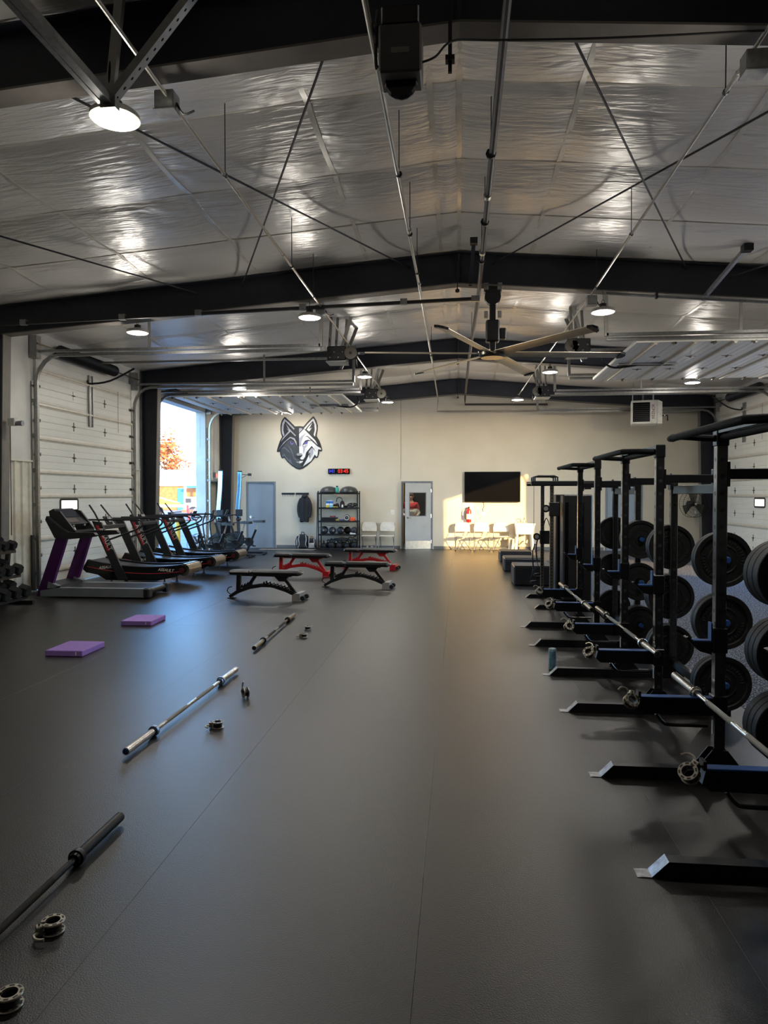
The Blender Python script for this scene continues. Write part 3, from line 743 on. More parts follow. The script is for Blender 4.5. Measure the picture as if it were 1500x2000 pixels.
MB().box(0, .06, -.25, -.19, -.06, .1).build('emergency_lamp', m_frame, t)
MB().cyl((.01, -.2, .1), (.01, -.2, 2.1), .008, n=6).build('conduit', m_conduit, t)

# ---- wolf emblem
t = thing('wolf_emblem', 'half black half white wolf head emblem on the far wall', 'emblem', (-5.08, YF - .002, 3.385))
KW = .001222
def wp(name, pts, layer, m):
    z0 = -.004 - .004 * layer
    mb = MB(); mb.prism(pts, 0.0 if layer == 0 else z0 + .006, z0 - .010, lambda u, v, w: ((u - 745) * KW, w, -(v - 815) * KW))
    return mb.build(name, m, t, 20)
w_k = mat('wolf_black', '#0d0f14', 0.55); w_g = mat('wolf_charcoal', '#393d40', 0.55); w_w = mat('wolf_white', '#dcdcda', 0.55); w_s = mat('wolf_silver', '#a3a1ad', 0.55); w_m = mat('wolf_mid_grey', '#5d6068', 0.55); w_p = mat('wolf_violet', '#6a61b8', 0.5)
def sm(p, k=3): return [(q.x, q.y) for q in catmull([(a, b, 0) for a, b in p], k, True)]
wp('outline', [(350, 130), (380, 140), (500, 250), (630, 378), (700, 378), (760, 375), (860, 385), (980, 250), (1110, 125), (1140, 130), (1200, 230), (1240, 370), (1235, 480), (1205, 640), (1280, 760), (1330, 900), (1360, 1010), (1330, 1045), (1280, 1035), (1270, 1100), (1240, 1195), (1205, 1215), (1165, 1195), (1060, 1320), (960, 1410), (840, 1490), (750, 1515), (660, 1490), (540, 1410), (430, 1310), (340, 1200), (300, 1222), (265, 1205), (235, 1110), (225, 1045), (165, 1055), (140, 1030), (165, 930), (220, 770), (285, 650), (255, 560), (240, 440), (245, 330), (280, 220)], 0, w_k)
wp('dark_face', [(735, 900), (735, 1110), (760, 1200), (760, 1270), (755, 1350), (880, 1330), (840, 1440), (750, 1485), (640, 1445), (520, 1355), (400, 1230), (345, 1150), (300, 1190), (262, 1100), (250, 1000), (340, 870), (430, 770), (520, 730), (640, 800), (690, 900)], 1, w_g)
wp('white_face', [(742, 580), (870, 450), (1060, 600), (1240, 800), (1335, 1000), (1250, 985), (1230, 1150), (1205, 1185), (1160, 1120), (1060, 1290), (840, 1435), (930, 1280), (1010, 1120), (985, 1040), (930, 1060), (900, 1180), (850, 1250), (790, 1250), (765, 1210), (830, 1150), (820, 1100), (745, 1085)], 1, w_w)
wp('brow_silver', [(742, 430), (800, 430), (835, 450), (742, 555)], 1, w_s)
wp('ear_rim', [(350, 178), (480, 290), (622, 440), (600, 472), (470, 340), (372, 238), (335, 330), (318, 480), (350, 605), (325, 645), (285, 560), (272, 430), (290, 300)], 1, w_s)
wp('ear_rim', [(1118, 175), (1150, 215), (1200, 340), (1208, 450), (1165, 655), (1130, 605), (1160, 480), (1150, 330), (1110, 240), (1000, 350), (905, 465), (870, 440), (980, 310)], 1, w_w)
wp('ear_stroke', [(388, 310), (500, 460), (655, 620), (640, 640), (510, 515), (350, 670), (255, 780), (300, 690), (470, 500), (400, 430), (470, 480), (430, 400)], 1, w_s)
wp('ear_stroke', [(1095, 290), (1010, 450), (1080, 420), (1030, 500), (1010, 520), (945, 470), (990, 400)], 1, w_w)
wp('brow', [(190, 995), (330, 800), (505, 655), (620, 690), (670, 790), (685, 890), (640, 800), (600, 735), (510, 685), (400, 760), (290, 870)], 2, w_s)
wp('brow', [(890, 470), (935, 470), (1250, 770), (1310, 950), (1230, 910), (1080, 770), (960, 650), (890, 670), (960, 630), (1100, 740), (1240, 880), (1180, 760)], 2, w_k)
wp('muzzle_shade', [(742, 690), (830, 620), (935, 555), (850, 660), (800, 800), (800, 900), (745, 910)], 2, w_s)
wp('eye_shadow', [(835, 930), (840, 850), (900, 760), (980, 735), (1090, 770), (980, 770), (960, 850), (860, 860)], 2, w_k)
wp('eye', [(870, 840), (905, 790), (985, 770), (970, 830), (930, 850)], 3, w_p)
wp('eye', [(495, 770), (530, 790), (592, 825), (565, 862), (520, 850)], 3, w_p)
wp('pupil', [(918, 790), (945, 785), (940, 820), (918, 815)], 4, w_k)
wp('pupil', [(535, 795), (560, 800), (565, 830), (540, 825)], 4, w_k)
wp('cheek_shade', [(845, 900), (980, 860), (900, 960), (870, 1100), (850, 1040)], 2, w_s)
wp('cheek_shade', [(1000, 1040), (1085, 940), (1120, 1010), (1110, 1100), (1040, 1220), (1030, 1060)], 2, w_s)
wp('jaw', [(935, 1060), (1080, 895), (1195, 1060), (1085, 945), (1005, 1040), (990, 1150), (910, 1310), (845, 1430), (770, 1400), (860, 1330), (880, 1260), (930, 1200)], 2, w_k)
wp('fang_stroke', [(1010, 1060), (1035, 1080), (1030, 1250), (1015, 1180)], 3, w_k)
wp('fur_line', [(250, 965), (350, 920), (450, 1010), (525, 1095), (440, 1035), (350, 950)], 2, w_m)
wp('fur_line', [(430, 860), (540, 980), (580, 1100), (605, 1200), (680, 1258), (745, 1262), (680, 1285), (590, 1225), (558, 1100), (515, 1000)], 2, w_m)
wp('fur_line', [(330, 1080), (390, 1180), (490, 1290), (490, 1210), (540, 1330), (600, 1405), (520, 1360), (400, 1240), (345, 1150), (300, 1190), (275, 1110), (320, 1140)], 2, w_m)
wp('nose', [(665, 1110), (700, 1085), (800, 1085), (825, 1120), (790, 1145), (700, 1150)], 3, mat('wolf_nose', '#8d8e8c', 0.5))
wp('nose_shadow', [(640, 1160), (830, 1150), (770, 1210), (740, 1240), (670, 1210)], 2, w_k)
wp('chin', [(752, 1290), (850, 1285), (820, 1330), (752, 1355)], 2, w_w)
wp('chin_shade', [(650, 1310), (748, 1300), (748, 1350), (700, 1335)], 2, mat('wolf_nose', '#8d8e8c'))

# ---- interval timer
t = thing('interval_timer', 'long digital timer with blue and red numerals on the far wall', 'timer', (-3.785, YF - .06, 2.47))
MB().box(-.35, .35, 0, .06, -.085, .085, .006).build('housing', m_blackg, t)
for s_, x, m in (('H1', -.215, mat('blue_led', '#3b45ff', 0.4, emit=0.6)), ('03', .04, mat('red_led', '#ff2d24', 0.4, emit=0.6)), ('45', .23, MATS['red_led'])):
    text_part('numerals', s_, .155, m, t, (x, -.002, 0), (PI / 2, 0, 0), .0005)
for z in (-.025, .025): MB().box(.128, .14, -.002, 0, z - .006, z + .006).build('colon_dot', MATS['red_led'], t)

# ---- coat rails and jacket
for k, (x, lab) in enumerate(((-5.45, 'short black coat rail nearer the grey-blue door'), (-4.99, 'short black coat rail with the jacket hanging from it'))):
    t = thing('coat_rail', lab, 'coat rack', (x, YF - .02, 1.755))
    MB().box(-.215, .215, 0, .02, -.032, .032, .004).build('board', m_black, t)
    for i in range(5): MB().tube([(-.17 + .085 * i, -.002, -.02), (-.17 + .085 * i, -.035, -.05), (-.17 + .085 * i, -.045, -.09), (-.17 + .085 * i, -.06, -.075)], .005, 5, smooth=2).build('hook', m_dchrome, t)
t = thing('jacket', 'black zip jacket hanging on the coat rail', 'jacket', (-4.89, YF - .10, 1.72))
mb = MB(); rings = []
for j, (w, d, z) in enumerate(((.05, .03, .0), (.09, .05, -.05), (.155, .06, -.14), (.165, .075, -.3), (.17, .07, -.5), (.155, .075, -.7), (.145, .07, -.86))):
    ring = []
    for i in range(20):
        a = 2 * PI * i / 20; f = 1 + .12 * math.sin(3 * a + j * .7) + .06 * math.sin(7 * a)
        ring.append((w * math.cos(a) * f, d * math.sin(a) * f, z + .02 * math.sin(2 * a + j)))
    rings += ring
mb.add(rings, [(j * 20 + i, j * 20 + (i + 1) % 20, (j + 1) * 20 + (i + 1) % 20, (j + 1) * 20 + i) for j in range(6) for i in range(20)] + [tuple(range(20))])
m_cloth = mat('black_cloth', '#232427', 0.85, 0, None, 14, .3, 60)
mb.build('body', m_cloth, t, 80)
for sx in (-1, 1):
    MB().tube([(sx * .12, 0, -.12), (sx * .19, -.01, -.3), (sx * .20, -.02, -.52), (sx * .15, -.03, -.72)], .045, 10, smooth=3).build('sleeve', m_cloth, t, 80)
MB().tube([(-.05, -.04, -.03), (0, -.07, -.07), (.05, -.04, -.03), (0, .02, 0.0)], .025, 8, closed=True, smooth=3).build('hood', m_cloth, t, 80)
MB().box(-.004, .004, -.088, -.08, -.84, -.1).build('zip', m_dchrome, t)

# ---- shelving unit
SX0, SX1, SY0, SY1 = -4.36, -3.12, 21.95, 22.42
LV = [.05, .485, .905, 1.32, 1.78]
t = thing('storage_shelf', 'black five tier wire storage shelf against the far wall', 'shelf', ((SX0 + SX1) / 2, (SY0 + SY1) / 2, 0))
hx, hy = (SX1 - SX0) / 2, (SY1 - SY0) / 2
for sx in (-1, 1):
    for sy in (-1, 1): MB().bar((sx * hx, sy * hy, 0), (sx * hx, sy * hy, 1.84), .035, .035, (1, 0, 0), .004).build('post', m_black, t)
    for z in (.25, .7, 1.1, 1.55): MB().bar((sx * hx, -hy, z), (sx * hx, hy, z), .012, .012).build('side_rung', m_black, t)
for z in LV:
    mb = MB(); mb.box(-hx, hx, -hy, hy, z - .006, z); mb.box(-hx, hx, -hy - .012, -hy, z - .045, z + .006); mb.box(-hx, hx, hy, hy + .012, z - .045, z + .006); mb.build('shelf', m_black, t)
Y0 = 22.15
def on(name, lab, cat, x, z, y=Y0, rz=0.0, group=None): return thing(name, lab, cat, (x, y, z), rz, group)
for x, lab in ((-4.05, 'dark half balance ball on the shelf top, left of the green bottle'), (-3.42, 'dark half balance ball on the shelf top, right of the green bottle')):
    t = on('balance_ball', lab, 'balance ball', x, LV[4]); MB().lathe([(.0, .0), (.29, 0), (.30, .02), (.29, .045)], n=28).build('platform', m_blackm, t); MB().lathe([(.285, .04), (.26, .11), (.19, .17), (.1, .2), (0, .21)], n=28).build('dome', mat('grey_rubber_dome', '#3a3b3d', 0.4), t)
t = on('drink_bottle', 'teal drink bottle between the balance balls on the shelf top', 'bottle', -3.775, LV[4], 22.02)
MB().lathe([(0, 0), (.05, 0), (.055, .02), (.055, .14), (.04, .17), (.03, .19), (0, .19)], n=16).build('body', mat('teal_plastic', '#2e9c86', 0.35), t); MB().lathe([(0, .185), (.032, .185), (.032, .22), (0, .225)], n=14).build('cap', m_blackm, t)
for x, lab, bc in ((-4.07, 'white and blue tub with yellow base on the fourth shelf', '#d9c04a'), (-3.96, 'white and blue tub with pale base on the fourth shelf', '#7fc7d8')):
    t = on('wipes_tub', lab, 'tub', x, LV[3], 22.05)
    MB().box(-.05, .05, -.045, .045, 0, .22, .012).build('body', mat('tub_white', '#e4ecf2', 0.4), t); MB().box(-.051, .051, -.047, .047, .13, .2).build('blue_band', mat('tub_blue', '#2f6fc0', 0.4), t); MB().box(-.051, .051, -.047, .047, .0, .08).build('base_band', mat('tub_' + bc, bc, 0.4), t)
def lumps(name, lab, cat, x, z, w, d, h, n, m, y=Y0, seed=1):
    r = random.Random(seed); t = on(name, lab, cat, x, z, y); mb = MB()
    for i in range(n):
        a = r.uniform(-w, w); zz = r.uniform(.2, 1) * h * (1 - .6 * (a / w) ** 2)
        mb.ell((a, r.uniform(-d, d), zz * .5), r.uniform(.25, .5) * w, r.uniform(.4, .7) * d, zz * .5, 10, 6, None)
    mb.build('body', m, t, 80); return t
t = lumps('gear_bag', 'dark brown slumped bag on the fourth shelf', 'bag', -3.70, LV[3], .17, .12, .26, 7, mat('maroon_cloth', '#3a2226', 0.85, 0, '#241a1c', 12), seed=3)
MB().tube([(-.1, -.1, .18), (-.06, -.15, .3), (.06, -.15, .3), (.1, -.1, .18)], .012, 6, smooth=3).build('strap', m_cloth, t)
t = on('drink_bottle', 'small white bottle in front of the brown bag', 'bottle', -3.60, LV[3], 22.0); MB().lathe([(0, 0), (.03, 0), (.03, .07), (.015, .09), (0, .09)], n=12).build('body', m_white, t); MB().lathe([(0, .09), (.016, .09), (.016, .11), (0, .11)], n=10).build('cap', m_frame, t)
t = on('cable_bundle', 'coiled black cables on the right of the fourth shelf', 'cable', -3.33, LV[3], 22.1)
for k in range(5): MB().tube([(.15 * math.cos(a) + .01 * k, .09 * math.sin(a), .02 + .025 * k + .02 * math.sin(2 * a + k)) for a in [i * PI / 6 for i in range(12)]], .012, 6, closed=True).build('coil', m_rope, t)
t = on('skipping_rope', 'yellow skipping rope coiled on the fourth shelf', 'rope', -3.82, LV[3], 21.99); MB().tube([(.07 * math.cos(a), .03 * math.sin(a), .02 + .01 * math.sin(3 * a)) for a in [i * PI / 6 for i in range(12)]], .009, 6, closed=True).build('cord', mat('yellow_rope', '#c9b23a', 0.6), t); MB().cyl((.07, 0, .02), (.15, .01, .02), .013, n=8).build('handle', m_blackm, t)
for k in range(3):
    t = on('balance_pad', '%s black foam pad of the stack on the third shelf' % ['lowest', 'middle', 'topmost'][k], 'pad', -4.06 + .012 * k, LV[2] + .036 * k, group='foam pads on the third shelf'); MB().box(-.24, .24, -.18, .18, 0, .034, .006).build('foam', m_vinyl, t); MB().box(-.24, .24, -.184, -.18, .012, .022).build('seam', m_rope, t)
for x, z, c, lab in ((-3.92, .11, '#a8242c', 'red resistance band lying on the foam pads'), (-3.76, .0, '#d2b43c', 'yellow resistance band beside the foam pads'), (-3.65, .0, '#274c8f', 'navy resistance band on the third shelf')):
    t = on('resistance_band', lab, 'band', x, LV[2] + z, 22.03); MB().tube([(.08 * math.cos(a), .04 * math.sin(a), .012 + .015 * (1 + math.sin(2 * a))) for a in [i * PI / 8 for i in range(16)]], .012, 6, closed=True).build('loop', mat('band' + c, c, 0.5), t); MB().cyl((.08, -.03, .02), (.08, .03, .02), .018, n=8).build('handle', m_blackm, t)
t = on('abdominal_wheel', 'black and white exercise wheel on the third shelf', 'exercise wheel', -3.46, LV[2] + .1, 22.0); MB().lathe([(.03, -.03), (.085, -.03), (.1, 0), (.085, .03), (.03, .03)], axis=(0, 1, 0), n=22, closed=True).build('tyre', m_blackm, t); MB().lathe([(.06, -.034), (.08, -.034), (.08, -.03), (.06, -.03)], axis=(0, 1, 0), n=22, closed=True).build('white_ring', m_white, t); MB().cyl((0, -.11, 0), (0, .11, 0), .015, n=10).build('axle', m_dchrome, t)
t = on('marker_cones', 'short stack of orange training cones on the third shelf', 'cone', -3.29, LV[2], 22.03)
for k in range(4): MB().lathe([(.1, .02 * k), (.1, .006 + .02 * k), (.05, .06 + .02 * k), (.03, .06 + .02 * k)], n=18).build('cone', mat('orange_plastic', '#d8562a', 0.5), t)
for k, (x, r) in enumerate(((-4.20, .125), (-3.94, .115), (-3.68, .12), (-3.50, .115), (-3.25, .115))):
    t = on('medicine_ball', '%s black medicine ball from the left on the second shelf' % ORD[k], 'medicine ball', x + .02, LV[1] + r, 22.02 if k != 3 else 22.25, .4 * k, 'medicine balls on the second shelf')
    MB().ell((0, 0, 0), r, r, r, 22, 14).build('ball', mat('ball_rubber', '#232429', 0.5, 0, None, 20, .2, 120), t)
    MB().tube([(r * 1.003 * math.cos(a), r * 1.003 * math.sin(a), 0) for a in [i * PI / 12 for i in range(24)]], .003, 5, closed=True).build('seam', m_dark, t)
    MB().lathe([(0, 0), (.02, 0), (.02, .003), (0, .003)], (0, -r - .001, 0), (0, 1, 0), 10).build('valve', m_silver, t)
for x, rz, lab in ((-4.06, .05, 'flat pale disc lying on the left medicine balls'), (-3.60, -.1, 'flat pale disc tilted on the middle medicine balls')):
    t = on('slider_disc', lab, 'disc', x, LV[1] + .252, 22.05); MB().lathe([(0, 0), (.2, 0), (.21, .008), (.2, .016), (0, .02)], n=24).build('disc', mat('pale_disc', '#8b8880', 0.5), t); t.rotation_euler = (0, rz, 0); MB().lathe([(.12, .017), (.13, .022), (.14, .017)], n=24).build('ridge', m_frame, t)
t = on('folded_towel', 'folded white towel at the right end of the second shelf', 'towel', -3.27, LV[1], 21.97); 
for k in range(3): MB().box(-.09, .09, -.04, .04, .016 * k, .016 * k + .015, .006).build('fold', m_white, t)
rr = random.Random(5)
for k in range(9):       # kettlebells and wrist weights piled on the floor tier
    x = -4.22 + .122 * k + .02; yy = 22.04 + .14 * (k % 2); r = .085 + .012 * (k % 3)
    t = on('kettlebell', '%s black kettlebell from the left on the bottom shelf' % ORD[k], 'kettlebell', x, LV[0] + .0, yy, rr.uniform(0, 3), 'kettlebells on the bottom shelf')
    MB().lathe([(0, 0), (r * .6, 0), (r * .95, r * .45), (r, r * .95), (r * .8, r * 1.5), (r * .35, r * 1.8), (0, r * 1.85)], n=16).build('bell', m_plate, t)
    MB().tube([(-r * .55, 0, r * 1.5), (-r * .7, 0, r * 2.2), (0, 0, r * 2.65), (r * .7, 0, r * 2.2), (r * .55, 0, r * 1.5)], .016, 8, smooth=4).build('handle', m_bzinc, t)
t = lumps('strap_pile', 'tangle of black straps heaped on the bottom shelf kettlebells', 'straps', -3.62, LV[0] + .22, .42, .1, .12, 12, m_cloth, 22.1, seed=9)
MB().tube([(.15, -.05, .05), (.25, -.08, .12), (.36, -.05, .1), (.4, -.03, .2), (.42, 0, .12)], .015, 6, smooth=4).build('strap', m_rope, t)
for k, (x, h, y) in enumerate(((-4.50, 1.80, 22.38), (-4.455, 1.74, 22.30))):
    t = on('mobility_stick', ['tall black mobility stick leaning by the shelf, nearer the jacket', 'tall silver mobility stick leaning against the shelf post'][k], 'stick', x, 0, y); MB().cyl((0, 0, .02), (.02, .05, h), .014, n=8).build('shaft', m_black if k == 0 else m_silver, t); MB().cyl((0, 0, 0), (0, 0, .04), .018, n=8).build('tip', m_rope, t)
for k, (x, s, lab) in enumerate(((-4.93, 1.0, 'black backpack with grey straps on the mat under the jacket'), (-4.64, .72, 'smaller black and white bag leaning by the shelf'))):
    t = thing('backpack', lab, 'backpack', (x, 22.28, 0), .15)
    t.scale = (s, s, s)
    MB().box(-.17, .17, -.11, .11, 0, .46, .07).build('body', m_cloth, t); MB().box(-.13, .13, -.15, -.10, .04, .26, .03).build('front_pocket', m_cloth if k == 0 else m_silver, t)
    MB().tube([(-.05, .02, .45), (-.04, .02, .52), (.04, .02, .52), (.05, .02, .45)], .012, 6, smooth=3).build('handle', m_rope, t)
    for sx in (-1, 1): MB().tube([(sx * .1, -.115, .44), (sx * .12, -.16, .3), (sx * .1, -.16, .15), (sx * .14, -.115, .05)], .014, 6, smooth=3).build('strap', m_silver, t)
    MB().tube([(-.17, 0, .4), (-.22, -.03, .25), (-.2, -.03, .06), (-.17, 0, .02)], .012, 6, smooth=3).build('side_strap', m_cloth, t)
t = thing('door_mat', 'beige runner mat in front of the grey-blue door', 'mat', (-5.3, 21.85, 0), .0)
MB().box(-.9, .85, -.22, .22, 0, .012, .004).build('pile', mat('beige_mat', '#8a8378', 0.9, 0, None, 40, .3, 150), t); MB().box(-.92, .87, -.24, .24, 0, .006).build('border', m_rope, t)
t = thing('shoes', 'pair of pale shoes under the left folding chair', 'shoes', (-2.78, 22.2, 0))
for sx in (-1, 1):
    mb = MB(); mb.ell((sx * .07, -.03, .045), .045, .13, .045, 12, 8); mb.ell((sx * .07, .05, .07), .04, .06, .06, 10, 8); mb.build('shoe', m_silver, t, 80)
    MB().box(sx * .07 - .042, sx * .07 + .042, -.15, .1, 0, .02, .008).build('sole', m_white, t)

# ---- folding chairs
def chair_proto():
    t = thing('folding_chair', 'x', 'chair', (0, 0, 0), group='white folding chairs along the far wall')
    seat = MB(); seat.box(-.22, .22, -.22, .18, .425, .45, .012); seat.build('seat', m_offwhite, t)
    mb = MB(); pts = [(-.225, .58), (.225, .58), (.235, .70), (.21, .82), (.14, .86), (-.14, .86), (-.21, .82), (-.235, .70)]
    mb.prism(pts, 0, .022, lambda u, v, w: (u, .20 + w + .06 * (v - .58) + .05 * (u / .23) ** 2 * -1, v)); mb.build('backrest', m_offwhite, t)
    for sx in (-1, 1):
        MB().tube([(sx * .235, -.24, 0), (sx * .235, .06, .42), (sx * .225, .215, .62), (sx * .215, .24, .83)], .012, 8).build('leg', m_frame, t)
        MB().tube([(sx * .205, .26, 0), (sx * .205, .02, .36), (sx * .205, -.12, .42)], .012, 8).build('leg', m_frame, t)
        MB().cyl((sx * .235, -.24, 0), (sx * .235, -.225, .03), .017, n=8).build('rubber_foot', m_blackm, t)
    MB().cyl((-.235, -.19, .08), (.235, -.19, .08), .009, n=6).build('stretcher', m_frame, t); MB().cyl((-.205, .2, .09), (.205, .2, .09), .009, n=6).build('stretcher', m_frame, t)
    return t
cp = chair_proto()
for i, (x, y, a, lab) in enumerate(((-2.78, 22.12, .03, 'white folding chair right beside the storage shelf'), (-2.22, 22.12, -.03, 'white folding chair between the shelf chair and the ajar door'), (.14, 22.08, .05, 'sunlit white folding chair under the fire extinguisher'), (.72, 22.08, 0, 'sunlit white folding chair in the middle of the three under the screen'), (1.31, 22.1, -.04, 'sunlit white folding chair next to the utility sink'))):
    o = cp if i == 0 else copy_tree(cp); o.location = (x, y, 0); o.rotation_euler = (0, 0, a); o['label'] = lab

# ---- screen, extinguisher, sink, switches
t = thing('wall_screen', 'large black flat screen mounted on the far wall', 'television', (1.055, YF - .10, 1.965))
MB().box(-.865, .865, 0, .05, -.475, .475, .008).build('bezel', m_blackm, t); MB().box(-.85, .85, -.002, 0, -.46, .46).build('display', m_screen, t); MB().box(-.3, .3, .05, .1, -.2, .2).build('wall_bracket', m_dark, t)
MB().tube([(-.28, .09, -.47), (-.25, .09, -.6), (-.29, .085, -.7), (-.27, .09, -.78)], .008, 6, smooth=4).build('power_cord', m_blackm, t)
for x, z, lab in ((.78, 1.13, 'white outlet plate below the screen cord'), (-2.07, 1.17, 'double white switch plate left of the ajar door')):
    t = thing('wall_plate', lab, 'wall plate', (x, YF - .008, z)); MB().box(-.06, .06, 0, .008, -.075, .075, .003).build('plate', m_white, t)
    for sx in (-1, 1): MB().box(sx * .025 - .008, sx * .025 + .008, -.006, 0, -.02, .02).build('toggle', m_offwhite, t)
t = thing('fire_extinguisher', 'red fire extinguisher on a white backboard under the screen', 'fire extinguisher', (.30, YF - .02, .84))
MB().box(-.17, .17, 0, .02, -.02, .63, .004).build('backboard', m_white, t)
MB().lathe([(0, .02), (.075, .02), (.08, .04), (.08, .36), (.06, .42), (.03, .44), (.03, .47), (0, .47)], (.03, -.09, 0), n=20).build('cylinder', m_red, t)
MB().box(-.035, .095, -.172, -.168, .12, .28, .0).build('instruction_label', m_white, t)
mb = MB(); mb.box(.0, .06, -.12, -.06, .46, .5, .004); mb.bar((.03, -.09, .5), (.03, -.2, .53), .02, .012); mb.bar((.03, -.09, .47), (.03, -.19, .46), .02, .012); mb.build('valve_handle', m_blackm, t)
MB().tube([(.0, -.1, .48), (-.08, -.12, .4), (-.085, -.12, .2), (-.075, -.12, .12)], .012, 8, smooth=4).build('hose', m_rope, t)
MB().box(-.1, .14, -.012, 0, .52, .6).build('sign', m_white, t)
t = thing('utility_sink', 'white plastic utility sink on legs against the far wall', 'sink', (2.02, 22.18, 0))
mb = MB(); o, i_ = .29, .25
mb.prism([(-.29, .84), (-.26, .52), (.26, .52), (.29, .84), (.25, .84), (.22, .56), (-.22, .56), (-.25, .84)], -.27, .27, lambda u, v, w: (u, w, v)); mb.box(-.27, .27, -.28, -.24, .52, .84); mb.box(-.27, .27, .24, .28, .52, .84)
mb.build('tub', m_white, t); MB().box(-.31, .31, -.29, -.27, .80, .85, .006).build('rim', m_white, t)
for sx in (-1, 1):
    for sy in (-1, 1): MB().bar((sx * .25, sy * .22, 0), (sx * .22, sy * .2, .54), .05, .05, (1, 0, 0), .006).build('leg', m_white, t)
MB().tube([(0, .2, .86), (0, .2, .98), (0, .1, 1.02), (0, 0, .98)], .014, 8, smooth=4).build('faucet', m_chrome, t)
for sx in (-1, 1): MB().cyl((sx * .08, .2, .85), (sx * .08, .2, .91), .018, n=8).build('tap_handle', m_chrome, t)
MB().tube([(0, 0, .52), (0, 0, .3), (.06, .05, .22), (.1, .15, .3), (.1, .25, .3)], .022, 8, smooth=3).build('drain_trap', m_white, t)
t = thing('trash_bin', 'small pale waste bin between the last chair and the sink', 'bin', (1.62, 22.28, 0)); MB().lathe([(0, 0), (.09, 0), (.11, .34), (.115, .35), (.1, .345), (.085, .02), (0, .02)], n=18).build('pail', m_offwhite, t); MB().lathe([(.108, .335), (.118, .335), (.118, .355), (.108, .355)], n=18, closed=True).build('rim', m_white, t)

# ---- wall mounted shop fan
t = thing('wall_fan', 'round caged wall fan on the far right column', 'fan', (6.92, 21.9, 1.45), math.radians(18))
for r in (.40, .30, .2, .1):
    for dy in ((-.1, .1) if r > .35 else (-.12,)): MB().tube([(r * math.cos(a), dy, r * math.sin(a)) for a in [i * PI / 20 for i in range(40)]], .006 if r > .35 else .003, 5, closed=True).build('cage_ring', m_bzinc, t)
wire = MB().tube([(.05, -.12, 0), (.3, -.125, 0), (.39, -.1, 0), (.40, .1, 0)], .0025, 4).mesh('cage_wire', m_bzinc)
for k in range(36): link('cage_wire', wire, t).rotation_euler = (0, 2 * PI * k / 36, 0)
bl = MB(); vs = []
for i in range(7):
    r = .06 + .31 * i / 6; w = .05 + .11 * i / 6
    for j in range(5): a = (j / 4 - .5) * 2; vs.append((r, .06 * a * (.6), a * w))
bl.add(vs, [(i * 5 + j, i * 5 + j + 1, (i + 1) * 5 + j + 1, (i + 1) * 5 + j) for i in range(6) for j in range(4)]); blme = bl.mesh('blade', m_dchrome)
for k in range(3): link('blade', blme, t).rotation_euler = (0, 2.1 * k + .5, 0)
MB().lathe([(0, -.1), (.06, -.09), (.07, 0), (.09, .06), (.09, .22), (0, .24)], axis=(0, 1, 0), n=16).build('motor', m_black, t); MB().lathe([(0, -.13), (.035, -.13), (.035, -.11), (0, -.11)], axis=(0, 1, 0), n=12).build('badge', m_silver, t)
MB().bar((0, .2, 0), (.2, .25, -.05), .05, .05).build('wall_bracket', m_black, t); MB().box(.1, .2, .0, .08, -.3, -.18, .006).build('switch_box', m_silver, t)

# ---- person behind the door
def skin_body(name, verts, edges, radii, m, parent, root=0, lv=2):
    me = bpy.data.meshes.new(name); me.from_pydata(verts, edges, []); o = link(name, me, parent)
    md = o.modifiers.new('skin', 'SKIN'); md.use_smooth_shade = True
    for i, r in enumerate(radii):
        sv = me.skin_vertices[0].data[i]; sv.radius = (r, r) if not isinstance(r, tuple) else r; sv.use_root = (i == root)
    s2 = o.modifiers.new('sub', 'SUBSURF'); s2.levels = s2.render_levels = lv
    bpy.context.view_layer.update()
    dg = bpy.context.evaluated_depsgraph_get(); nm = bpy.data.meshes.new_from_object(o.evaluated_get(dg)); o.modifiers.clear(); o.data = nm; bpy.data.meshes.remove(me)
    nm.name = name; nm.materials.clear(); nm.materials.append(m); nm.polygons.foreach_set('use_smooth', [True] * len(nm.polygons))
    return o
t = thing('person', 'person in red and white sweatshirt and dark shorts seen through the ajar door', 'person', (-1.55, 23.35, 0), .05)
m_skin = mat('skin', '#c99a7c', 0.55, 0, '#c08f72', 6)
V = [(0, 0, .95), (0, 0, 1.12), (0, 0, 1.30), (0, .01, 1.43), (0, 0, 1.53), (0, -.02, 1.62), (0, -.02, 1.72)]
Ed = [(i, i + 1) for i in range(6)]; Rd = [(.15, .11), (.15, .11), (.17, .12), (.12, .09), .058, (.078, .095), (.075, .09)]
def chain(start, pts, rs):
    global V, Ed, Rd
    prev = start
    for p, r in zip(pts, rs): V.append(p); Rd.append(r); Ed.append((prev, len(V) - 1)); prev = len(V) - 1
    return prev
for sx in (-1, 1):
    chain(0, [(sx * .095, 0, .86), (sx * .10, -.02, .5), (sx * .105, .02, .27), (sx * .105, .03, .09), (sx * .12, -.08, .04), (sx * .125, -.15, .035)], [.085, .06, .056, .042, .042, .035])
    wr = chain(3, [(sx * .17, 0, 1.41), (sx * .27, .03, 1.14), (sx * .17, -.15, 1.0)], [.062, .047, .033])
    hd = chain(wr, [(sx * .115, -.2, .97)], [.034])
    for k in range(4): chain(hd, [(sx * (.085 - .004 * k), -.215 - .01 * k, .985 - .019 * k), (sx * .05, -.222, .98 - .019 * k), (sx * .025, -.21, .975 - .018 * k)], [.0105, .0095, .008])
    chain(hd, [(sx * .10, -.235, .995), (sx * .07, -.25, 1.01)], [.011, .009])
body = skin_body('body', V, Ed, Rd, m_skin, t)
mb = MB()
for sx in (-1, 1): mb.ell((sx * .032, -.108, 1.665), .011, .006, .007, 10, 6)
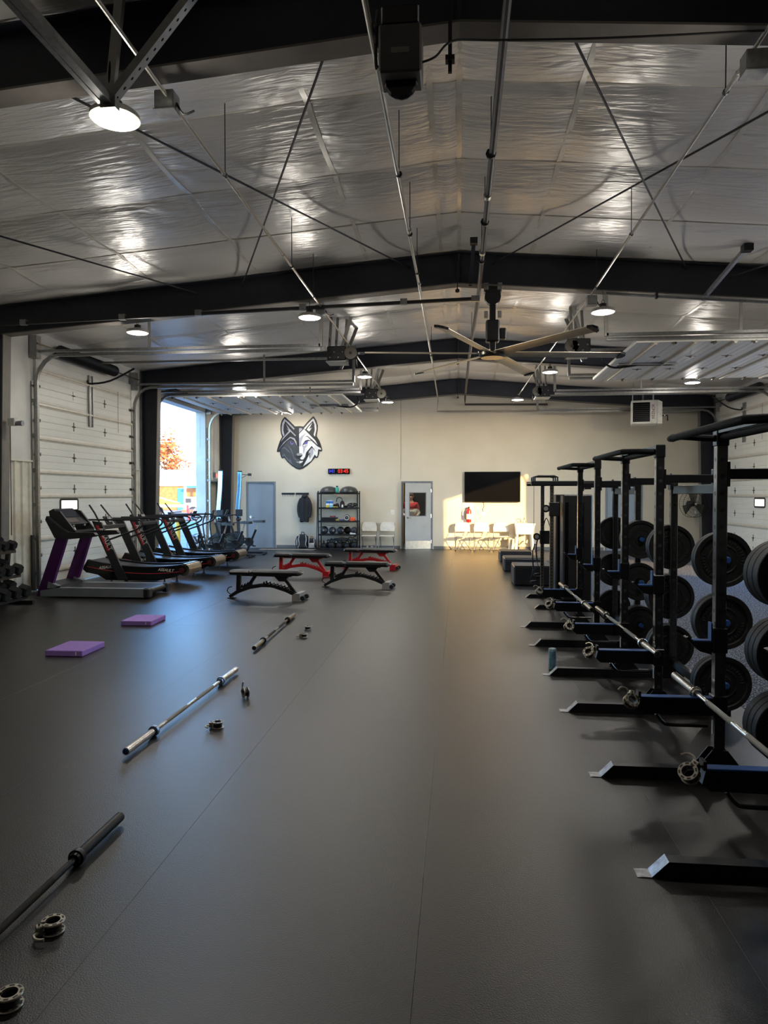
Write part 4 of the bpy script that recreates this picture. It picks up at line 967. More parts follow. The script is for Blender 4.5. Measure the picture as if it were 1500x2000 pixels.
mb.build('eyes', m_dark, t); MB().ell((0, -.118, 1.635), .013, .022, .024, 10, 6).build('nose', m_skin, t); MB().ell((0, -.108, 1.595), .025, .006, .006, 10, 6).build('mouth', mat('lips', '#a8655a', 0.5), t)
mb = MB(); [mb.ell((sx * .083, -.01, 1.655), .012, .02, .03, 8, 6) for sx in (-1, 1)]; mb.build('ears', m_skin, t)
hr = MB(); hr.ell((0, .0, 1.715), .092, .108, .085, 18, 10); hr.build('hair', mat('short_brown_hair', '#4a3526', 0.8, 0, None, 60, .4, 200), t)
V = [(0, 0, .98), (0, 0, 1.12), (0, 0, 1.22)]; Ed = [(0, 1), (1, 2)]; Rd = [(.172, .135), (.178, .14), (.185, .14)]
for sx in (-1, 1): chain(1, [(sx * .205, .02, 1.22), (sx * .285, .03, 1.13), (sx * .19, -.12, 1.01)], [.07, .062, .045])
m_sred, m_swht = mat('red_sweatshirt', '#c4303c', 0.8, 0, None, 8, .2, 60), mat('white_sweatshirt', '#e3ddd2', 0.8, 0, None, 8, .2, 60)
skin_body('sweatshirt_lower', V, Ed, Rd, m_swht, t)
V = [(0, 0, 1.24), (0, 0, 1.34), (0, .005, 1.43), (0, 0, 1.50)]; Ed = [(0, 1), (1, 2), (2, 3)]; Rd = [(.19, .145), (.195, .145), (.15, .11), (.075, .075)]
for sx in (-1, 1): chain(2, [(sx * .18, 0, 1.41), (sx * .245, .02, 1.25)], [.08, .072])
skin_body('sweatshirt_yoke', V, Ed, Rd, m_sred, t)
V = [(0, 0, .95), (0, 0, .9)]; Ed = [(0, 1)]; Rd = [(.17, .13), (.17, .13)]
for sx in (-1, 1): chain(1, [(sx * .1, -.005, .8), (sx * .105, -.02, .54)], [.11, .095])
skin_body('shorts', V, Ed, Rd, m_cloth, t)
MB().tube([(-.12, -.172, 1.13), (-.09, -.178, 1.19), (-.06, -.182, 1.12), (-.03, -.184, 1.18), (0, -.186, 1.12), (.04, -.184, 1.18), (.07, -.18, 1.12), (.11, -.172, 1.17)], .007, 5, smooth=4).build('chest_script', m_dark, t)
for sx in (-1, 1):
    mb = MB(); mb.ell((sx * .115, -.07, .045), .052, .15, .05, 14, 8); mb.box(sx * .115 - .05, sx * .115 + .05, -.21, .07, 0, .022, .01); mb.build('shoe', m_blackm, t, 80); MB().cyl((sx * .105, .03, .07), (sx * .105, .025, .2), .05, n=12).build('sock', m_cloth, t)
t = thing('shelf_rack', 'dark shelving with pale box inside the back room', 'shelf', (-.75, 25.6, 0))
for z in (.4, 1.0, 1.6, 2.1): MB().box(-1.2, 1.2, -.25, .25, z, z + .03).build('shelf', m_dark, t)
for sx in (-1, 0, 1): MB().box(sx * 1.18 - .02, sx * 1.18 + .02, -.25, .25, 0, 2.2).build('upright', m_dark, t)
MB().box(-.15, .35, -.2, .2, 1.63, 1.76, .01).build('box', m_silver, t)
t = thing('wood_panel', 'light timber panel standing in the back room left of the person', 'panel', (-2.05, 24.4, 0)); MB().box(-.25, .2, 0, .03, 0, 2.3).build('board', m_wood, t); MB().box(-.25, -.2, -.02, 0, 0, 2.3).build('batten', m_wood, t)
t = thing('fill_panel', 'added unseen light panel brightening the person in the back room', 'ceiling lamp', (-1.4, 22.98, 2.79))  # unseen panel added to light the person behind the door
MB().box(-.6, .6, -.3, .3, -.03, 0, .004).build('frame', m_white, t); MB().box(-.56, .56, -.26, .26, -.034, -.03).build('diffuser', mat('fill_panel_glow', '#fff8ea', 0.4, emit=5.0), t)

# ================================================================ lifting area
# ---- half racks
PX = 1.552                      # front upright line
m_rackfoot = mat('black_rack_foot', '#17181b', 0.4, 0.1)
m_arm = mat('black_spotter_arm', '#121316', 0.3, 0.1)
m_tab = mat('worn_steel_tab', '#9a9c9e', 0.35, 0.8, '#63656a', 20)
m_sticker = mat('white_sticker', '#d8d6d0', 0.6)
post = MB().box(-.031, .031, -.031, .031, .0, 2.07, .004).mesh('upright', m_holes)
rpost = MB().box(-.031, .031, -.031, .031, .0, 1.86, .004).mesh('rear_upright', m_holes)
def foot_mesh():
    mb = MB(); mb.prism([(-.64, .005), (-.575, .075), (.58, .075), (.58, .005)], -.033, .033, lambda u, v, w: (u, w, v)); return mb.mesh('base_foot', m_rackfoot)
def tab_mesh():
    mb = MB(); mb.prism([(-.02, -.0375), (-.02, .0375), (.03, .0375), (.03, -.0375)], 0, .004, lambda u, v, w: (-.69 + u + .0, v, w))
    mb.prism([(-.71, 0), (-.700, -.028), (-.68, -.0375), (-.63, -.0375), (-.63, .0375), (-.68, .0375), (-.700, .028)], 0, .005, lambda u, v, w: (u, v, w)); mb.prism([(-.645, .003), (-.578, .074), (-.575, .078), (-.648, .006)], -.0375, .0375, lambda u, v, w: (u, w, v)); return mb.mesh('floor_tab', m_tab)
def gusset_mesh():
    mb = MB(); [mb.prism([(-.13, .0), (-.045, .11), (.045, .11), (.13, .0)], s * .0335, s * .0335 + s * .006, lambda u, v, w: (u, w, v + .02)) for s in (-1, 1)]
    [mb.cyl((x, s * .039, .07), (x, s * .047, .07), .012, n=6) for s in (-1, 1) for x in (-.05, .05)]; return mb.mesh('gusset', m_rackfoot)
def arm_mesh():
    mb = MB(); mb.prism([(-.46, .49), (-.475, .43), (-.44, .40), (-.03, .395), (-.03, .49)], -.03, .03, lambda u, v, w: (u, w, v)); mb.box(-.042, .04, -.042, .042, .385, .515, .004); mb.prism([(-.47, .49), (-.47, .53), (-.455, .53), (-.455, .49)], -.03, .03, lambda u, v, w: (u, w, v)); return mb.mesh('spotter_arm', m_arm)
def jcup_mesh():
    mb = MB(); mb.box(-.045, .038, -.04, .04, -.06, .09, .005); mb.prism([(-.05, -.07), (-.12, -.05), (-.2, .03), (-.185, .035), (-.15, .005), (-.05, .005)], -.03, .03, lambda u, v, w: (u, w, v)); return mb.mesh('j_cup', m_arm)
FM, TM_, GM, AM, JM = foot_mesh(), tab_mesh(), gusset_mesh(), arm_mesh(), jcup_mesh()
ALN = MB().box(-.455, -.04, -.028, .028, .490, .500, .002).mesh('blue_liner', m_blue)
HND = MB().tube([(-.36, 0, .39), (-.32, 0, .34), (-.27, 0, .325), (-.06, 0, .325)], .011, 8, smooth=4).mesh('arm_handle', m_black)
JLN = MB().box(-.15, -.045, -.028, .028, .005, .014).box(-.054, -.045, -.028, .028, .014, .12).mesh('blue_liner', m_blue)
PEG = MB().cyl((0, 0, 0), (0, -.16, 0), .0245, n=14).mesh('weight_peg', m_rackfoot)
PCAP = MB().lathe([(0, 0), (.027, 0), (.027, .02), (.02, .03), (0, .03)], (0, -.155, 0), (0, -1, 0), 14).mesh('blue_end_cap', m_blue)
PEGZ = [.285, .755, 1.225]
JZ = {'A': (1.0, .83), 'B': (1.0, .985), 'C': (.92, .94)}
RACKS = [('A', 3.85, 'nearest black half rack cut by the right edge'), ('B', 6.29, 'second black half rack, with the long bar end in front of its post'), ('C', 8.76, 'farthest black half rack, next to the cable machine')]
for key, yc, lab in RACKS:
    t = thing('half_rack', lab, 'squat rack', (PX, yc, 0), 0, 'black half racks in a row')
    for s_ in (-1, 1):
        y = s_ * .57
        link('upright', post, t).location = (0, y, .02)
        link('rear_upright', rpost, t).location = (.44, y, .02)
        f = link('base_foot', FM, t); f.location = (-.04, y, 0)
        link('floor_tab', TM_, f)
        for gx in (0, .44): link('gusset', GM, t).location = (gx, y, .06)
        MB().box(.031, .409, y - .031, y + .031, 1.805, 1.868, .004).build('side_beam', m_rackfoot, t)
        for fx in (.03, .398): MB().box(fx, fx + .012, y - .04, y + .04, 1.76, 1.91, .003).build('beam_flange', m_rackfoot, t)
        a = link('spotter_arm', AM, t); a.location = (0, y, 0); link('blue_liner', ALN, a); link('arm_handle', HND, a)
        j = link('j_cup', JM, t); j.location = (0, y, JZ[key][0 if s_ < 0 else 1]); link('blue_liner', JLN, j)
        for z in PEGZ:
            p = link('weight_peg', PEG, t); p.location = (.44, y + s_ * .031, z); p.rotation_euler = (0, 0, 0 if s_ < 0 else PI); link('blue_end_cap', PCAP, p)
            if key == 'A' and s_ > 0: p.scale = (1, 1.5, 1)
        MB().box(-.033, -.031, y - .012, y + .012, .28, .36).build('sticker', m_sticker, t)
    MB().box(.42, .46, -.5325, .5325, .12, .195, .004).build('rear_crossmember', m_rackfoot, t)
    MB().box(.42, .46, -.5325, .5325, 1.72, 1.795, .004).build('rear_crossmember', m_rackfoot, t)
    MB().box(-.03, .03, -.57, .57, 2.075, 2.095).build('top_plate', m_rackfoot, t)
    MB().tube([(0, -.55, 2.05), (0, .55, 2.05)], .022, 12).build('straight_pull_up_bar', m_grip, t)
    MB().tube([(-.02, -.57, 2.045), (-.15, -.55, 2.05), (-.25, -.44, 2.055), (-.26, -.3, 2.055), (-.26, .3, 2.055), (-.26, .62, 2.055)], .022, 12).build('forward_pull_up_bar', m_grip, t)
    MB().tube([(0, .57, 2.045), (-.12, .56, 2.05), (-.26, .5, 2.055)], .02, 10).build('bar_connector', m_grip, t)
    MB().lathe([(0, 0), (.024, 0), (.018, .07), (0, .09)], (-.26, .62, 2.055), (0, 1, 0), 12).build('bar_tip', m_grip, t)
    for yy in (-.57, .57): MB().box(-.036, .036, yy - .036, yy + .036, 2.0, 2.10, .005).build('top_bracket', m_rackfoot, t)

# ---- bumper plates on the pegs
def plate_mesh(th):
    h = th / 2; mb = MB()
    pr = [(.027, -h * .75), (.06, -h * .75), (.065, -h * .45), (.098, -h * .45), (.102, -h * .6), (.108, -h * .6), (.112, -h * .45), (.172, -h * .45), (.178, -h * .9), (.206, -h), (.21, -h * .85), (.21, h * .85), (.206, h), (.178, h * .9), (.172, h * .45), (.065, h * .45), (.06, h * .75), (.027, h * .75)]
    mb.lathe(pr, (0, 0, 0), (0, 1, 0), 40, True)
    return mb.mesh('bumper_disc', m_plate, 30)
def letters_mesh(th):
    mb = MB(); h = th / 2 * .45
    for a0 in (.5,):
        for k in range(13):
            a = a0 + k * .165
            d = Vector((math.cos(a), 0, math.sin(a))); tn = Vector((-math.sin(a), 0, math.cos(a)))
            mb.obox(d * .142 - Vector((0, h + .001, 0)), d, tn, (0, 1, 0), (.011, .0035, .0022))
            if k % 2: mb.obox(d * .142 + tn * .008 - Vector((0, h + .001, 0)), d, tn, (0, 1, 0), (.003, .006, .0022))
            if k % 3: mb.obox(d * .151 + tn * .008 - Vector((0, h + .001, 0)), d, tn, (0, 1, 0), (.002, .006, .0022))
    return mb.mesh('raised_lettering', mat('raised_rubber', '#343433', 0.5))
RNG = MB().lathe([(.027, -.024), (.04, -.024), (.04, .024), (.027, .024)], axis=(0, 1, 0), n=18, closed=True).mesh('hub_ring', m_bzinc)
PMS = {th: (plate_mesh(th), letters_mesh(th)) for th in (.045, .062, .078)}
STACKS = [(3.85, 1, 'nearest rack', [(.062, .062, .078), (.062, .062, .062), (.078, .078, .062)]),
          (6.29, -1, 'second rack, near post', [(.062, .045), (.045, .062), (.045, .045)]),
          (6.29, 1, 'second rack, far post', [(.062, .062), (.062, .062, .045), (.062, .062)]),
          (8.76, -1, 'third rack, near post', [(.062, .062), (.062,), (.062, .062)]),
          (8.76, 1, 'third rack, far post', [(.062,), (.062, .045), (.062,)])]
for yc, s_, nm, lv in STACKS:
    for li, ths in enumerate(lv):
        off = .031 + .006
        for k, th in enumerate(ths):
            y = yc + s_ * (.57 + off + th / 2); off += th + .003
            t = thing('bumper_plate', 'black bumper plate, %s from post, %s peg, %s' % (ORD[k], ['bottom', 'middle', 'top'][li], nm), 'weight plate', (PX + .44, y, PEGZ[li] - .002), 0, 'bumper plates stored on the rack pegs')
            t.rotation_euler = (0, random.uniform(0, 6), 0)
            link('bumper_disc', PMS[th][0], t); link('raised_lettering', PMS[th][1], t)['kind'] = 'stuff'; o = link('raised_lettering', PMS[th][1], t); o['kind'] = 'stuff'; o.rotation_euler = (0, PI, 0); link('hub_ring', RNG, t)

# ---- barbells
def barbell(name, lab, p_near, p_far, L=2.2, sleeve=m_chrome, shaft=m_chrome, coll=m_chrome, capm=m_blue):
    p0 = Vector(p_near); p1 = Vector(p_far); d = (p1 - p0).normalized()
    t = thing(name, lab, 'barbell', p0); Q = lambda s_: d * s_
    MB().cyl(Q(.43), Q(L - .43), .0143, n=14).build('shaft', shaft, t)
    for a, b in ((.62, 1.0), (1.2, 1.58)): MB().cyl(Q(a), Q(b), .0152, n=14).build('knurling', mat('knurl_' + shaft.name, '#8f8b82' if shaft is m_chrome else '#2c2a27', 0.5, 0.9, None, 200, .6, 900), t)
    for e, g in ((0.0, 1), (L, -1)):
        A = lambda u: Q(e + g * u)
        MB().cyl(A(0.0), A(.405), .025, n=18).build('sleeve', sleeve, t)
        mb = MB(); mb.lathe([(.0, .40), (.036, .40), (.038, .405), (.038, .428), (.03, .432), (.026, .445), (0, .445)], A(0), d * g, 20); mb.build('collar', coll, t)
        MB().lathe([(0, -.003), (.019, -.003), (.02, 0), (.023, .002), (0, .004)], A(0), d * g, 16).build('end_cap', capm, t)
    return t
barbell('barbell', 'chrome barbell on the nearest rack, running off the right edge', (1.43, 2.66, .516), (1.43, 4.86, .516), capm=m_dchrome)
barbell('barbell', 'chrome barbell resting on the second rack, open end towards the camera', (1.488, 5.49, .516), (1.462, 7.69, .516), capm=m_dchrome)
barbell('barbell', 'chrome barbell resting on the farthest rack', (1.385, 7.56, .516), (1.37, 9.76, .516), capm=m_dchrome)
barbell('barbell', 'black barbell on the floor at the lower left corner', (-1.755, 1.30, .0385), (-1.745, 3.50, .0385), sleeve=m_bzinc, shaft=m_bzinc, coll=m_bzinc, capm=m_blackm)
barbell('barbell', 'bright chrome barbell with blue collars on the floor, left of centre', (-2.15, 4.40, .0385), (-2.115, 6.58, .0385), coll=mat('blue_steel_collar', '#8fa3c4', 0.3, 0.9))
barbell('barbell', 'dark barbell lying farthest on the floor towards the benches', (-2.215, 7.55, .0385), (-2.285, 9.75, .0385), sleeve=m_dchrome, shaft=m_dchrome, coll=m_bzinc, capm=m_blackm)

# ---- clamp collars: two slotted rings joined by a hinge block and a lever
def clamp_proto():
    t = thing('clamp_collar', 'x', 'barbell collar', (0, 0, 0), group='silver clamp collars')
    gap = .5
    for z0 in (.0, .038):
        mb = MB(); n = 26; vs = []
        for i in range(n + 1):
            a = gap / 2 + (2 * PI - gap) * i / n
            for r, z in ((.027, z0), (.043, z0), (.045, z0 + .004), (.043, z0 + .008), (.027, z0 + .008)): vs.append((r * math.cos(a), r * math.sin(a), z))
        fs = [(i * 5 + j, i * 5 + (j + 1) % 5, (i + 1) * 5 + (j + 1) % 5, (i + 1) * 5 + j) for i in range(n) for j in range(5)] + [tuple(range(5)), tuple(range(n * 5, n * 5 + 5))]
        mb.add(vs, fs); mb.build('ring', mat('cast_aluminium', '#bdb6a6', 0.32, 0.9), t)
        sl = MB()
        for k in range(7):
            a = .7 + k * .8
            d = Vector((math.cos(a), math.sin(a), 0)); sl.obox(d * .036 + Vector((0, 0, z0 + .0082)), d, Vector((-d.y, d.x, 0)), (0, 0, 1), (.0035, .008, .0006))
        sl.build('slot', m_rope, t)
    MB().lathe([(.026, .008), (.032, .008), (.032, .038), (.026, .038)], n=22, closed=True).build('liner', m_blackm, t)
    mb = MB(); mb.box(.036, .062, -.016, .016, .004, .042, .003); mb.build('hinge_block', MATS['cast_aluminium'], t)
    MB().tube([(.055, .012, .02), (.075, .03, .022), (.072, .062, .024), (.05, .08, .024)], .006, 6, smooth=4).build('lever', MATS['cast_aluminium'], t)
    MB().cyl((.05, 0, -.002), (.05, 0, .05), .004, n=6).build('pin', m_dchrome, t)
    return t
kp = clamp_proto()
CL = [((-1.49, 2.20, .001), (0, 0, 3.5), 'silver clamp collar at the lower left corner edge'), ((-1.575, 2.60, .001), (0, 0, 3.9), 'silver clamp collar next to the black barbell shaft'),
      ((-1.755, 5.04, .001), (0, 0, 3.2), 'silver clamp collar nearer of the two beside the chrome floor barbell'), ((-1.80, 5.80, .046), (PI / 2, 0, 2.2), 'silver clamp collar standing on edge beside the chrome floor barbell'),
      ((-1.84, 8.38, .001), (0, 0, 3.0), 'silver clamp collar nearer of the two beside the far floor barbell'), ((-1.90, 8.86, .001), (0, 0, 1.0), 'silver clamp collar farther of the two beside the far floor barbell')]
for yc, n in ((3.85, 'nearest'), (6.29, 'second'), (8.76, 'third')):
    for s_ in (-1, 1): CL.append(((PX - .515, yc + s_ * .57, .455), (.35, -.75 if s_ < 0 else -.9, .9 + .5 * s_), 'silver clamp collar hung on the %s spotter arm tip of the %s rack' % ('near' if s_ < 0 else 'far', n)))
for i, (p, r, lab) in enumerate(CL):
    o = kp if i == 0 else copy_tree(kp); o.location = p; o.rotation_euler = r; o['label'] = lab

# ---- cable machine
t = thing('cable_machine', 'black cable machine with two weight stack towers behind the racks', 'cable machine', (1.75, 11.6, 0))
for y, xo in ((-.38, 0), (.42, 0)):
    mb = MB(); mb.box(-.16, .28, y - .16, y + .16, .10, 1.72, .02); mb.build('weight_shroud', mat('dark_shroud', '#1e1f22', 0.45), t)
    MB().box(-.13, -.08, y - .165, y - .155, .2, 1.6).build('shroud_slot', m_blackg, t)
    MB().box(.1, .15, y - .165, y - .155, .2, 1.6).build('shroud_slot', m_blackg, t)
    MB().box(-.22, .34, y - .05, y + .05, .0, .08, .006).build('base_beam', m_rackfoot, t)
cpost = MB().box(-.028, .028, -.028, .028, .0, 1.80, .003).mesh('slide_column', holes_mat('perforated_column', '#6d675d', 0.4, 0.6, 0.05, 0.009, 'Z'))
link('slide_column', cpost, t).location = (-.30, -.30, .06); link('slide_column', cpost, t).location = (-.36, .42, .06)
MB().box(-.62, .38, -.36, -.26, 1.86, 1.93, .008).build('top_beam', m_rackfoot, t); MB().box(-.62, .38, .36, .46, 1.86, 1.93, .008).build('top_beam', m_rackfoot, t)
MB().box(.2, .3, -.3, .4, 1.80, 1.88, .006).build('cross_beam', m_rackfoot, t); MB().box(-.62, -.1, -.33, .43, 1.89, 1.92, .006).build('top_plate', m_rackfoot, t)
for y in (-.2, .05, .3): MB().tube([(-.55, y, 1.92), (-.55, y, 1.99), (-.5, y, 2.01), (-.25, y, 2.01), (-.2, y, 1.99), (-.2, y, 1.92)], .014, 8).build('pull_up_grip', m_black, t)
for (x, y, z) in ((-.30, -.30, 1.50), (-.36, .42, 1.02)):
    MB().box(x - .04, x + .12, y - .05, y + .05, z - .12, z + .1, .01).build('carriage', m_blackm, t)
    mb = MB(); mb.lathe([(.015, -.012), (.055, -.014), (.06, -.01), (.05, 0), (.06, .01), (.055, .014), (.015, .012)], (x - .09, y, z), (0, 1, 0), 18, True); mb.build('pulley', m_black, t); MB().lathe([(.0, -.016), (.035, -.016), (.035, .016), (0, .016)], (x - .09, y, z), (0, 1, 0), 10).build('pulley_hub', m_silver, t)
    MB().cyl((x - .14, y, z), (x - .14, y, 1.86), .004, n=5).build('cable', m_rope, t)
for x0, y0, z1 in ((-.42, .42, 1.02), (-.48, .40, .9)):
    MB().tube([(x0, y0, z1), (x0 - .04, y0 - .03, z1 - .15), (x0 - .03, y0 - .03, z1 - .4)], .012, 6, smooth=4).build('strap', m_rope, t)
    MB().tube([(x0 - .03, y0 - .03, z1 - .4), (x0 - .08, y0 - .05, z1 - .62), (x0 + .03, y0, z1 - .62)], .008, 6, closed=True).build('stirrup', m_rope, t)
    MB().cyl((x0 - .08, y0 - .05, z1 - .62), (x0 + .03, y0, z1 - .62), .016, n=8).build('grip', m_blackm, t)
MB().tube([(-.36, .42, 1.1), (-.30, .38, 1.33), (-.22, .34, 1.1)], .008, 6, smooth=5).build('hanging_loop', m_rope, t)
for y, x0, x1 in ((-.72, -.60, .1), (.45, -.62, .1)):
    MB().prism([(x0, .003), (x0 + .07, .06), (x1, .06), (x1, .003)], y - .04, y + .04, lambda u, v, w: (u, w, v)).build('foot', m_rackfoot, t)
    MB().prism([(x0 - .004, .004), (x0 + .066, .062), (x0 + .07, .064), (x0, .003)], y - .04, y + .04, lambda u, v, w: (u, w, v)).build('foot_plate', m_tab, t)
MB().box(-.2, .2, -.7, -.35, .02, .08, .006).build('base_beam', m_rackfoot, t)

# ---- soft plyometric boxes
for i, (x0, x1, y0, y1, h, lab) in enumerate(((1.05, 1.95, 13.58, 14.35, .37, 'nearest of three black soft jump boxes'), (1.03, 1.86, 16.1, 16.85, .30, 'middle black soft jump box'), (1.06, 1.86, 18.35, 19.1, .27, 'farthest black soft jump box, towards the chairs'))):
    t = thing('jump_box', lab, 'jump box', ((x0 + x1) / 2, (y0 + y1) / 2, 0)); hx, hy = (x1 - x0) / 2, (y1 - y0) / 2
    MB().box(-hx, hx, -hy, hy, .0, h, .025).build('foam_body', m_vinyl, t)
    MB().box(-hx - .004, hx + .004, -hy - .004, hy + .004, h - .07, h - .062, .002).build('top_seam', m_rope, t); MB().box(-hx + .01, hx - .01, -hy + .01, hy - .01, h, h + .006, .003).build('grip_top', mat('grip_vinyl', '#3a3937', 0.6, 0, None, 30, .3, 200), t)
    MB().tube([(-.09, -hy - .004, h * .5), (-.06, -hy - .025, h * .5), (.06, -hy - .025, h * .5), (.09, -hy - .004, h * .5)], .012, 6).build('handle', m_rope, t)
# ---- glittery bottle
t = thing('water_bottle', 'blue glitter water bottle standing by a rack foot', 'bottle', (.925, 7.10, 0))
m_gl = mat('blue_glitter', '#3f7f9c', 0.25, 0.3, '#a9d3dc', 160)
MB().lathe([(0, 0), (.036, 0), (.038, .01), (.038, .17), (.036, .18), (0, .18)], n=20).build('body', m_gl, t); MB().lathe([(0, .18), (.037, .18), (.037, .20), (.03, .205), (0, .205)], n=20).build('lid', mat('clear_lid', '#9fbac2', 0.2), t)

# ---- adjustable benches
def bench(lab, x, y, rz, body, foot, wheelm=m_blackm):
    t = thing('adjustable_bench', lab, 'bench', (x, y, 0), rz, 'adjustable benches on the floor')
    for s_ in (-1, 1):
        pts = [(-.60, .012), (-.47, .10), (-.25, .20), (-.05, .245), (.12, .245), (.35, .17), (.56, .07), (.56, .16), (.36, .25), (.14, .315), (-.08, .315), (-.28, .27), (-.5, .16), (-.62, .05)]
        pts = [(-.60, .012), (-.47, .085), (-.25, .165), (-.05, .20), (.12, .20), (.35, .13), (.56, .04), (.56, .10), (.37, .19), (.14, .255), (-.08, .255), (-.28, .22), (-.5, .13), (-.62, .05)]
        MB().prism(pts, s_ * .03, s_ * .055, lambda u, v, w: (u, w, v)).build('arch_rail', body, t)
        lad = [(-.02, .25)]
        for k in range(7): u = -.02 + .062 * k; z = .285 - .014 * k; lad += [(u, z), (u + .028, z + .012), (u + .03, z - .022), (u + .056, z - .022)]
        lad += [(.42, .19), (.42, .15), (-.02, .22)]
        MB().prism(lad, s_ * .056, s_ * .066, lambda u, v, w: (u, w, v)).build('ladder_plate', body, t)
        lad = [(-.42, .18)] + sum([[(-.40 + .05 * k, .22 + .022 * k), (-.376 + .05 * k, .245 + .022 * k), (-.37 + .05 * k, .21 + .022 * k)] for k in range(3)], []) + [(-.25, .25), (-.25, .2)]
        MB().prism(lad, s_ * .056, s_ * .066, lambda u, v, w: (u, w, v)).build('seat_ladder', body, t)
    MB().bar((-.47, 0, .12), (-.46, 0, .39), .06, .07, (1, 0, 0), .004).build('seat_post', body, t)
    MB().bar((-.30, 0, .2), (-.17, 0, .39), .05, .05, (0, 1, 0), .004).build('hinge_post', body, t)
    MB().bar((.30, 0, .38), (.50, 0, .12), .05, .045, (0, 1, 0), .004).build('back_strut', body, t)
    MB().box(-.40, .45, -.04, .04, .375, .40, .004).build('pad_rail', body, t)
    mb = MB(); mb.prism([(.16, .385), (.24, .30), (.34, .30), (.40, .385)], -.045, .045, lambda u, v, w: (u, w, v)); mb.build('carriage', body, t)
    MB().box(-.65, -.52, -.05, .05, .0, .014, .003).build('front_foot', m_black if body is m_black else body, t)
    MB().prism([(.50, .0), (.50, .10), (.56, .125), (.63, .125), (.63, .0)], -.17, .17, lambda u, v, w: (u, w, v)).build('rear_foot', foot, t)
    for s_ in (-1, 1): MB().lathe([(.0, -.02), (.035, -.02), (.04, -.012), (.04, .012), (.035, .02), (0, .02)], (.665, s_ * .12, .045), (0, 1, 0), 16).build('wheel', wheelm, t)
    MB().cyl((.63, -.12, .045), (.665, -.12, .045), .012, n=6).build('axle', m_dchrome, t)
    MB().tube([(-.58, -.06, .07), (-.64, -.06, .12), (-.62, -.06, .18), (-.56, -.06, .2)], .009, 6, smooth=3).build('carry_handle', m_black, t)
    MB().box(-.60, -.23, -.13, .13, .40, .475, .028).build('seat_pad', m_vinyl, t); MB().box(-.205, .60, -.13, .13, .40, .48, .028).build('back_pad', m_vinyl, t)
    mb = MB(); mb.box(-.598, -.232, -.132, .132, .400, .408); mb.box(-.203, .598, -.132, .132, .400, .408); mb.build('pad_backing', m_blackm, t)
    MB().cyl((.60, 0, .44), (.64, 0, .44), .018, n=10).build('adjuster_knob', m_silver, t)
m_footw = mat('worn_silver_foot', '#a8a6a2', 0.4, 0.4)
bench('black bench nearest the camera, left of the other black bench', -3.15, 11.42, -.07, m_black, m_footw)
bench('black bench in front of the farther red bench', -1.86, 13.0, -.06, m_black, m_footw)
bench('red framed bench behind the nearest black bench', -3.28, 14.75, -.10, m_red, m_red)
bench('farthest bench, red framed, behind a black bench', -2.03, 16.3, -.10, m_red, m_red)

# ---- purple foam pads
for (x, y, rz, lab) in ((-4.16, 7.36, .02, 'purple foam balance pad nearer the camera'), (-4.20, 9.14, .03, 'purple foam balance pad nearer the treadmill')):
    t = thing('foam_pad', lab, 'foam pad', (x, y, 0), rz); MB().box(-.205, .205, -.25, .25, 0, .062, .006).build('foam', m_purple, t); MB().box(.13, .14, -.253, -.2495, .015, .05).build('care_tag', m_white, t)

# ================================================================ cardio row (machines face the left wall)
t = thing('treadmill', 'motor treadmill with dark purple uprights beside the dumbbells', 'treadmill', (-6.0, 11.6, 0))
mb = MB(); mb.prism([(-.92, .03), (-.92, .12), (-.6, .17), (.93, .17), (.95, .15), (.95, .05), (.9, .03)], -.44, -.31, lambda u, v, w: (u, w, v)); mb.build('side_rail', m_frame, t)
mb = MB(); mb.prism([(-.92, .03), (-.92, .12), (-.6, .17), (.93, .17), (.95, .15), (.95, .05), (.9, .03)], .31, .44, lambda u, v, w: (u, w, v)); mb.build('side_rail', m_frame, t)
MB().box(-.62, .90, -.31, .31, .12, .165, .006).build('running_belt', m_blackm, t); MB().cyl((.90, -.31, .115), (.90, .31, .115), .05, n=14).build('rear_roller', m_bzinc, t)
for s_ in (-1, 1): MB().box(.86, .97, s_ * .375 - .075, s_ * .375 + .075, .02, .18, .02).build('rail_cap', m_blackm, t)
mb = MB(); mb.prism([(-1.02, .03), (-1.0, .14), (-.88, .24), (-.62, .2), (-.6, .03)], -.36, .36, lambda u, v, w: (u, w, v)); mb.build('motor_cover', m_blackm, t)
for s_ in (-1, 1):
    mb = MB(); mb.prism([(-1.0, .02), (-.78, .02), (-.44, 1.04), (-.63, 1.04)], s_ * .36, s_ * .43, lambda u, v, w: (u, w, v)); mb.build('upright', m_purplep, t)
    mb = MB(); mb.prism([(-.80, .16), (-.68, .16), (-.60, .2), (-.78, .27)], s_ * .35, s_ * .44, lambda u, v, w: (u, w, v)); mb.build('upright_boot', m_frame, t)
    mb = MB(); mb.prism([(-.66, 1.0), (-.40, .98), (.02, 1.02), (.06, 1.05), (.02, 1.09), (-.42, 1.09), (-.55, 1.16), (-.80, 1.36), (-.82, 1.30)], s_ * .34, s_ * .44, lambda u, v, w: (u, w, v)); mb.build('handrail', m_blackm, t, 40)
    mb = MB(); mb.prism([(-.80, 1.34), (-.74, 1.45), (-.62, 1.44), (-.36, 1.12), (-.45, 1.08)], s_ * .30, s_ * .345, lambda u, v, w: (u, w, v)); mb.build('console_cheek', m_blackm, t)
mb = MB(); mb.prism([(-.80, 1.24), (-.84, 1.44), (-.76, 1.48), (-.46, 1.22), (-.52, 1.16)], -.30, .30, lambda u, v, w: (u, w, v)); mb.build('console', m_blackm, t)
n = Vector((.26, 0, .3)).normalized(); ax = Vector((.3, 0, -.26)).normalized()
mb = MB(); mb.obox(Vector((-.66, 0, 1.395)) + n * .004, ax, (0, 1, 0), n, (.09, .26, .004)); mb.build('display', mat('console_screen', '#2a2d33', 0.25), t)
